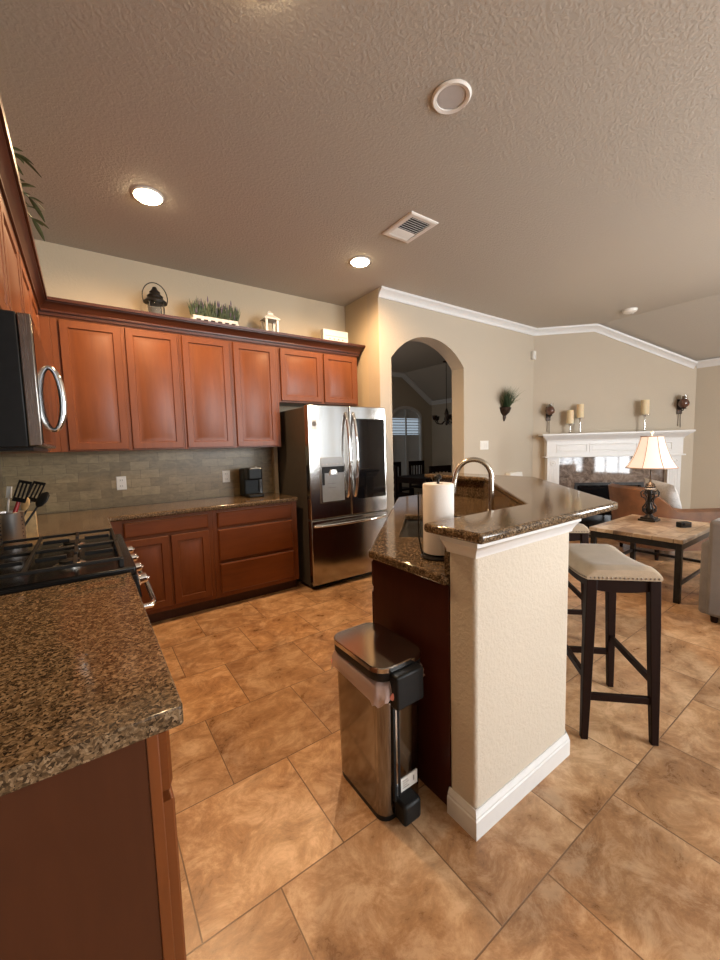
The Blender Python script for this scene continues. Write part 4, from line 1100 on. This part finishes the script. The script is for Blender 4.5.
b = B(); b.box(bx0, bx1, by0, by1, TZ, TZ+.02); b.box(bx0, bx1, by0, by0+.012, TZ+.02, TZ+.04); b.box(bx0, bx1, by0, by0+.012, TZ+.058, TZ+.085); b.box(bx0, bx1, by1-.012, by1, TZ+.02, TZ+.085)
b.box(bx0, bx0+.012, by0, by1, TZ+.02, TZ+.085); b.box(bx1-.012, bx1, by0, by1, TZ+.02, TZ+.085)
for k in range(7):
    x = bx0+.02+k*(bx1-bx0-.04)/6; b.box(x-.012, x+.012, by0-.003, by0, TZ+.005, TZ+.085)
b.build('box', WPLAST, t, bevel=.0015)
B().box(bx0+.012, bx1-.012, by0+.012, by1-.012, TZ+.02, TZ+.065).build('soil', simple('soil', (.03, .02, .012), .9, vary=.3), t)
b = B()
for k in range(520):
    x = random.uniform(bx0+.01, bx1-.01); y = random.uniform(by0+.015, by1-.02); hgt = random.uniform(.06, .19)
    base = Vector((x, y, TZ+.06)); tip = base+Vector((random.gauss(.008, .028), random.gauss(-.01, .025), hgt)); tip.y = min(tip.y, BY-.03)
    w_ = Vector((.0045, random.uniform(-.003, .003), 0)); mid = (base+tip)/2
    b.face([base-w_, base+w_, mid+w_*1.2, mid-w_*1.2]); b.face([mid-w_*1.2, mid+w_*1.2, tip])
    if k % 9 == 0:
        B().tube([tip-Vector((0, 0, .045)), tip-Vector((0, 0, .02)), tip+Vector((0, 0, .012))], [.003, .0065, .002], 6).build('flower', LAVP, t)
b.build('foliage', LAVG, t)
wx, wy = 1.628, 3.83
t = thing('lantern', 'white wooden lantern on top of the upper cabinets', 'lantern', (wx, wy, TZ))
b = B(); b.box(wx-.075, wx+.075, wy-.065, wy+.065, TZ, TZ+.018); b.build('base', WPLAST, t, bevel=.002)
for dx in (-1, 1):
    for dy in (-1, 1): B().box(wx+dx*.058-.011, wx+dx*.058+.011, wy+dy*.05-.011, wy+dy*.05+.011, TZ+.018, TZ+.16).build('post', WPLAST, t, bevel=.002)
for y_ in (wy-.047, wy+.044): B().box(wx-.05, wx+.05, y_, y_+.003, TZ+.018, TZ+.16).build('glass_pane', GLASS, t)
b = B(); b.loops([[Vector((wx-a, wy-c_, z)), Vector((wx+a, wy-c_, z)), Vector((wx+a, wy+c_, z)), Vector((wx-a, wy+c_, z))] for a, c_, z in ((.082, .072, TZ+.16), (.082, .072, TZ+.172), (.03, .026, TZ+.215), (.03, .026, TZ+.232))]); b.build('roof', WPLAST, t, bevel=.002)
b = B(); b.tube([(wx-.02+.02*(1-math.cos(a)), wy, TZ+.232+.022*math.sin(a)) for a in [PI*i/10 for i in range(11)]], .003, 6); b.build('ring', WPLAST, t, smooth=60)
t = thing('sign_block', 'low white wooden sign block with faint lettering on the upper cabinets near the refrigerator', 'sign', (2.385, 3.81, TZ))
B().box(2.225, 2.548, 3.79, 3.85, TZ, TZ+.165).build('block', WPLAST, t, bevel=.003)
b = B(); b.box(2.25, 2.53, 3.7888, 3.79, TZ+.095, TZ+.100)
for k in range(9): b.box(2.27+k*.028, 2.288+k*.028, 3.7888, 3.79, TZ+.06, TZ+.063+.012*(k % 2))
b.build('lettering', INKG, t)
B().sphere((2.185, 3.80, TZ+.022), .022, n=14, m=8).build('knob', CHROME, None, smooth=60)
ob = bpy.data.objects['knob'] if False else [o for o in bpy.data.objects if o.name.startswith('knob') and o.parent is None][0]
ob.name = 'silver_ball'; tag(ob, 'tiny silver ball beside the white sign block on the upper cabinets', 'ornament')
# trailing plant on the range-side cabinets
t = thing('trailing_plant', 'green leafy plant peeking over the crown of the range wall cabinets', 'plant', (-.32, 2.25, TZ))
B().lathe([(.06, 0), (.085, .10), (.09, .12), (.08, .12), (.075, .1)], (-.32, 2.25, TZ), 20).build('pot', BRONZE, t, smooth=40)
b = B(); bs = B()
def leaf(p, d, ln, wd):
    d = d.normalized(); s_ = d.cross(Vector((0, 0, 1))).normalized(); up = s_.cross(d); n_ = 6; prev = None
    for i in range(n_+1):
        u = i/n_; c = p+d*ln*u+Vector((0, 0, -.35*ln*u*u)); hw_ = wd*math.sin(PI*min(1, u*.92+.04))**.8
        cur = (c-s_*hw_, c+up*(-.15*hw_), c+s_*hw_)
        if prev: b.face([prev[0], prev[1], cur[1], cur[0]]); b.face([prev[1], prev[2], cur[2], cur[1]])
        prev = cur
stems = [((-.30, 2.28), (-.15, 2.30, .17)), ((-.30, 2.30), (-.13, 2.50, .10)), ((-.30, 2.32), (-.13, 2.62, .06)), ((-.31, 2.25), (-.20, 2.36, .20))]
for (sx_, sy_), (ex, ey, ez) in stems:
    a = Vector((sx_, sy_, TZ+.11)); e = Vector((ex, ey, TZ+ez)); m = (a+e)/2+Vector((0, 0, .06))
    ps = [a*(1-u)*(1-u)+m*2*u*(1-u)+e*u*u for u in [i/6 for i in range(7)]]
    bs.tube(ps, .003, 6)
    for p in ps[2:]:
        for s_ in (1, -1):
            leaf(p, Vector((random.uniform(.1, 1), random.uniform(-.4, 1)*s_, random.uniform(-.1, .4))), random.uniform(.05, .085), random.uniform(.008, .012))
    leaf(e, (e-m), .09, .012)
bs.build('stem', VINEG, t); b.build('foliage', VINEG, t, smooth=60)

# ------------------------------------------------------------------ on the counters
cx, cy = -.345, 2.70
t = thing('utensil_crock', 'perforated stainless utensil crock on the counter past the range', 'utensil holder', (cx, cy, .9145))
B().lathe([(.060, 0), (.062, .004), (.062, .172), (.0635, .176), (.060, .178), (.058, .17), (.058, .006), (.002, .005)], (cx, cy, .9145), 32).build('cup', simple('satin_steel', (.62, .58, .54), .32, 1.0, vary=.05), t, smooth=40)
b = B()
for k in range(16):
    a0 = 2*PI*k/16-.12
    for j in range(7):
        M = Matrix.Translation((cx+.0618*math.cos(a0), cy+.0618*math.sin(a0), .9145+.03+j*.02)) @ Matrix.Rotation(a0, 4, 'Z') @ Matrix.Rotation(PI/2, 4, 'Y')
        if k % 4 == 3: b.lathe([(.0040, -.001), (.0040, .0012)], n=8, M=M)
b.build('hole', INK, t)
GRP = 'utensils in the steel crock'
def utensil(name, label, cat, base, tip, mat, headfn, hmat, r=.006, hl=.55):
    a, e = Vector(base), Vector(tip); d = (e-a).normalized()
    t = thing(name, label, cat, tuple(a), 0, GRP)
    B().tube([a, a+(e-a)*.5, e], [r*1.2, r, r*.8], 8).build('handle', mat, t, smooth=60)
    # head in a frame: z along d, x towards the viewer's right
    x_ = Vector((.82, -.57, 0)); x_ = (x_-d*x_.dot(d)).normalized(); y_ = d.cross(x_)
    M = Matrix((x_, y_, d)).transposed().to_4x4(); M.translation = e
    headfn(M).build('head', hmat, t, smooth=40)
zb = .9215
def h_slot(M):
    b = B(); b.box(-.035, .035, -.003, .003, 0, .022, M); b.box(-.035, .035, -.003, .003, .10, .115, M)
    for k in range(4): x = -.035+k*.0213; b.box(x, x+.006, -.003, .003, .02, .102, M)
    return b
def h_spoon(M): return B().lathe([(.004, -.045), (.022, -.03), (.031, 0), (.025, .035), (.004, .05)], n=18, M=M @ Matrix.Translation((0, 0, .045)), sy=.35)
def h_flat(M): b = B(); b.box(-.012, .012, -.004, .004, 0, .06, M); return b
def h_small(M): b = B(); b.lathe([(.004, 0), (.02, .02), (.024, .045), (.016, .07), (.003, .078)], n=14, M=M, sy=.3); return b
utensil('slotted_turner', 'black slotted turner with a red grip, leaning in the utensil crock', 'utensil', (cx-.03, cy-.035, zb), (cx+.045, cy-.01, zb+.22), RED, h_slot, BLACKP, .011)
utensil('slotted_turner', 'second black slotted turner behind the red-gripped one in the crock', 'utensil', (cx-.01, cy+.03, zb), (cx+.085, cy+.08, zb+.21), BLACKP, h_slot, BLACKP)
utensil('serving_spoon', 'black serving spoon leaning toward the backsplash in the crock', 'utensil', (cx, cy-.02, zb), (cx+.115, cy+.02, zb+.18), BLACKP, h_spoon, BLACKP)
utensil('wooden_spoon', 'light wooden spoon standing in the utensil crock', 'utensil', (cx+.01, cy+.02, zb), (cx+.055, cy+.05, zb+.16), LWOOD, h_small, LWOOD, .005)
utensil('spatula', 'pale narrow spatula standing upright in the crock', 'utensil', (cx-.03, cy+.035, zb), (cx+.0, cy+.06, zb+.24), WPLAST, h_flat, WPLAST)
utensil('ladle', 'black ladle at the wall side of the utensil crock', 'utensil', (cx-.03, cy-.03, zb), (cx-.075, cy-.02, zb+.22), BLACKP, h_spoon, BLACKP)
t = thing('cutting_board', 'small light wooden board standing behind the utensil crock', 'cutting board', (cx+.055, cy+.10, .9145))
B().box(cx+.045, cx+.10, cy+.12, cy+.138, .9145, 1.07).build('board', LWOOD, t, bevel=.004)
# coffee maker
kx0, kx1, ky0, ky1 = 1.262, 1.420, 3.66, 3.93
t = thing('coffee_maker', 'black single-serve coffee maker on the back counter beside the refrigerator', 'coffee maker', ((kx0+kx1)/2, (ky0+ky1)/2, .9145))
CMK = simple('coffee_maker_black', (.008, .010, .011), .4, vary=.15, Specular_IOR_Level=.2)
B().box(kx0, kx1, ky0+.12, ky1, .9145, 1.195).build('body', CMK, t, bevel=.018, seg=4)
B().box(kx0+.004, kx1-.004, ky0, ky0+.125, .9145, .945).build('drip_tray', BLACKP, t, bevel=.010, seg=3)
hd = B().box(kx0+.006, kx1-.006, ky0+.01, ky0+.125, 1.085, 1.205).build('brew_head', CMK, t, bevel=.018, seg=4)
B().lathe([(.010, 0), (.010, .004), (.002, .005)], ((kx0+kx1)/2+.025, ky0+.055, 1.205), 14).build('button', SILV, hd, smooth=40)
b = B(); b.tube([(kx0+.03, ky0+.012, 1.19), (kx0+.03, ky0-.006, 1.198), (kx1-.03, ky0-.006, 1.198), (kx1-.03, ky0+.012, 1.19)], .005, 8); b.build('lid_handle', SILV, hd, smooth=50)
B().box(kx1+.0005, kx1+.045, ky0+.15, ky1-.03, .93, 1.16).build('water_tank', simple('smoked_tank', (.03, .025, .02), .25, vary=.1), t, bevel=.010)

# ------------------------------------------------------------------ dining room beyond the arch
t = thing('dining_table', 'dark wooden dining table in the room beyond the arch', 'table', (5.75, 5.55, 0))
B().box(5.0, 6.5, 5.05, 6.05, .72, .76).build('tabletop', ESP, t, bevel=.006)
B().box(5.08, 6.42, 5.13, 5.97, .64, .72).build('apron', ESP, t)
for x in (5.12, 6.38):
    for y in (5.17, 5.93): B().box(x-.04, x+.04, y-.04, y+.04, 0, .64).build('leg', ESP, t)
def make_dchair():
    t = thing('dining_chair', '', 'chair', (0, 0, 0), 0, 'dark dining chairs beyond the arch')
    B().box(-.22, .22, -.22, .22, .44, .48).build('seat', ESP, t, bevel=.008, local=True)
    for sx_ in (1, -1):
        B().box(sx_*.20-.02, sx_*.20+.02, -.22, -.18, 0, 1.02).build('leg', ESP, t, local=True)
        B().box(sx_*.20-.02, sx_*.20+.02, .18, .22, 0, .44).build('leg', ESP, t, local=True)
    b = B(); b.box(-.18, .18, -.212, -.188, .92, 1.02); b.box(-.18, .18, -.208, -.192, .56, .60)
    for k in range(4): x = -.12+k*.08; b.box(x-.012, x+.012, -.208, -.192, .60, .92)
    b.build('backrest', ESP, t, local=True); return t
dc = make_dchair(); dc.location = (4.92, 4.80, 0); dc.rotation_euler = (0, 0, -.15); dc['label'] = 'dark slat-back dining chair on the near side of the dining table, by the arch jamb'
dup(dc, (5.55, 4.86, 0), .05, 'dark slat-back dining chair on the near side of the table, toward the paper towel roll')
dup(dc, (4.74, 5.55, 0), -PI/2, 'dark slat-back dining chair at the left end of the dining table')
dup(dc, (6.75, 5.55, 0), PI/2, 'dark slat-back dining chair at the right end of the dining table')
dup(dc, (5.40, 6.25, 0), PI, 'dark slat-back dining chair on the far side of the table, under the arched window')
dup(dc, (6.10, 6.25, 0), PI, 'dark slat-back dining chair on the far side of the table, under the chandelier')
hx, hy = 6.10, 5.55
t = thing('chandelier', 'dark candle-arm chandelier hanging over the dining table', 'chandelier', (hx, hy, 1.75))
b = B(); b.lathe([(.06, 3.02), (.065, 3.049)], (hx, hy, 0), 16); b.build('canopy', BRONZE, t)
B().tube([(hx, hy, 2.10), (hx, hy, 3.03)], .006, 8).build('rod', BRONZE, t)
B().lathe([(.01, 1.76), (.03, 1.79), (.02, 1.83), (.05, 1.88), (.03, 1.95), (.045, 2.0), (.015, 2.10)], (hx, hy, 0), 16).build('body', BRONZE, t, smooth=50)
for k in range(5):
    a = .3+2*PI*k/5; dx, dy = math.cos(a), math.sin(a)
    ar = B().tube([(hx+dx*.03, hy+dy*.03, 1.86), (hx+dx*.12, hy+dy*.12, 1.79), (hx+dx*.22, hy+dy*.22, 1.80), (hx+dx*.27, hy+dy*.27, 1.87)], .009, 8).build('arm', BRONZE, t, smooth=60)
    B().lathe([(.015, 1.87), (.04, 1.89), (.055, 1.96), (.052, 1.96), (.036, 1.892)], (hx+dx*.27, hy+dy*.27, 0), 16).build('shade', BRONZE, ar, smooth=40)
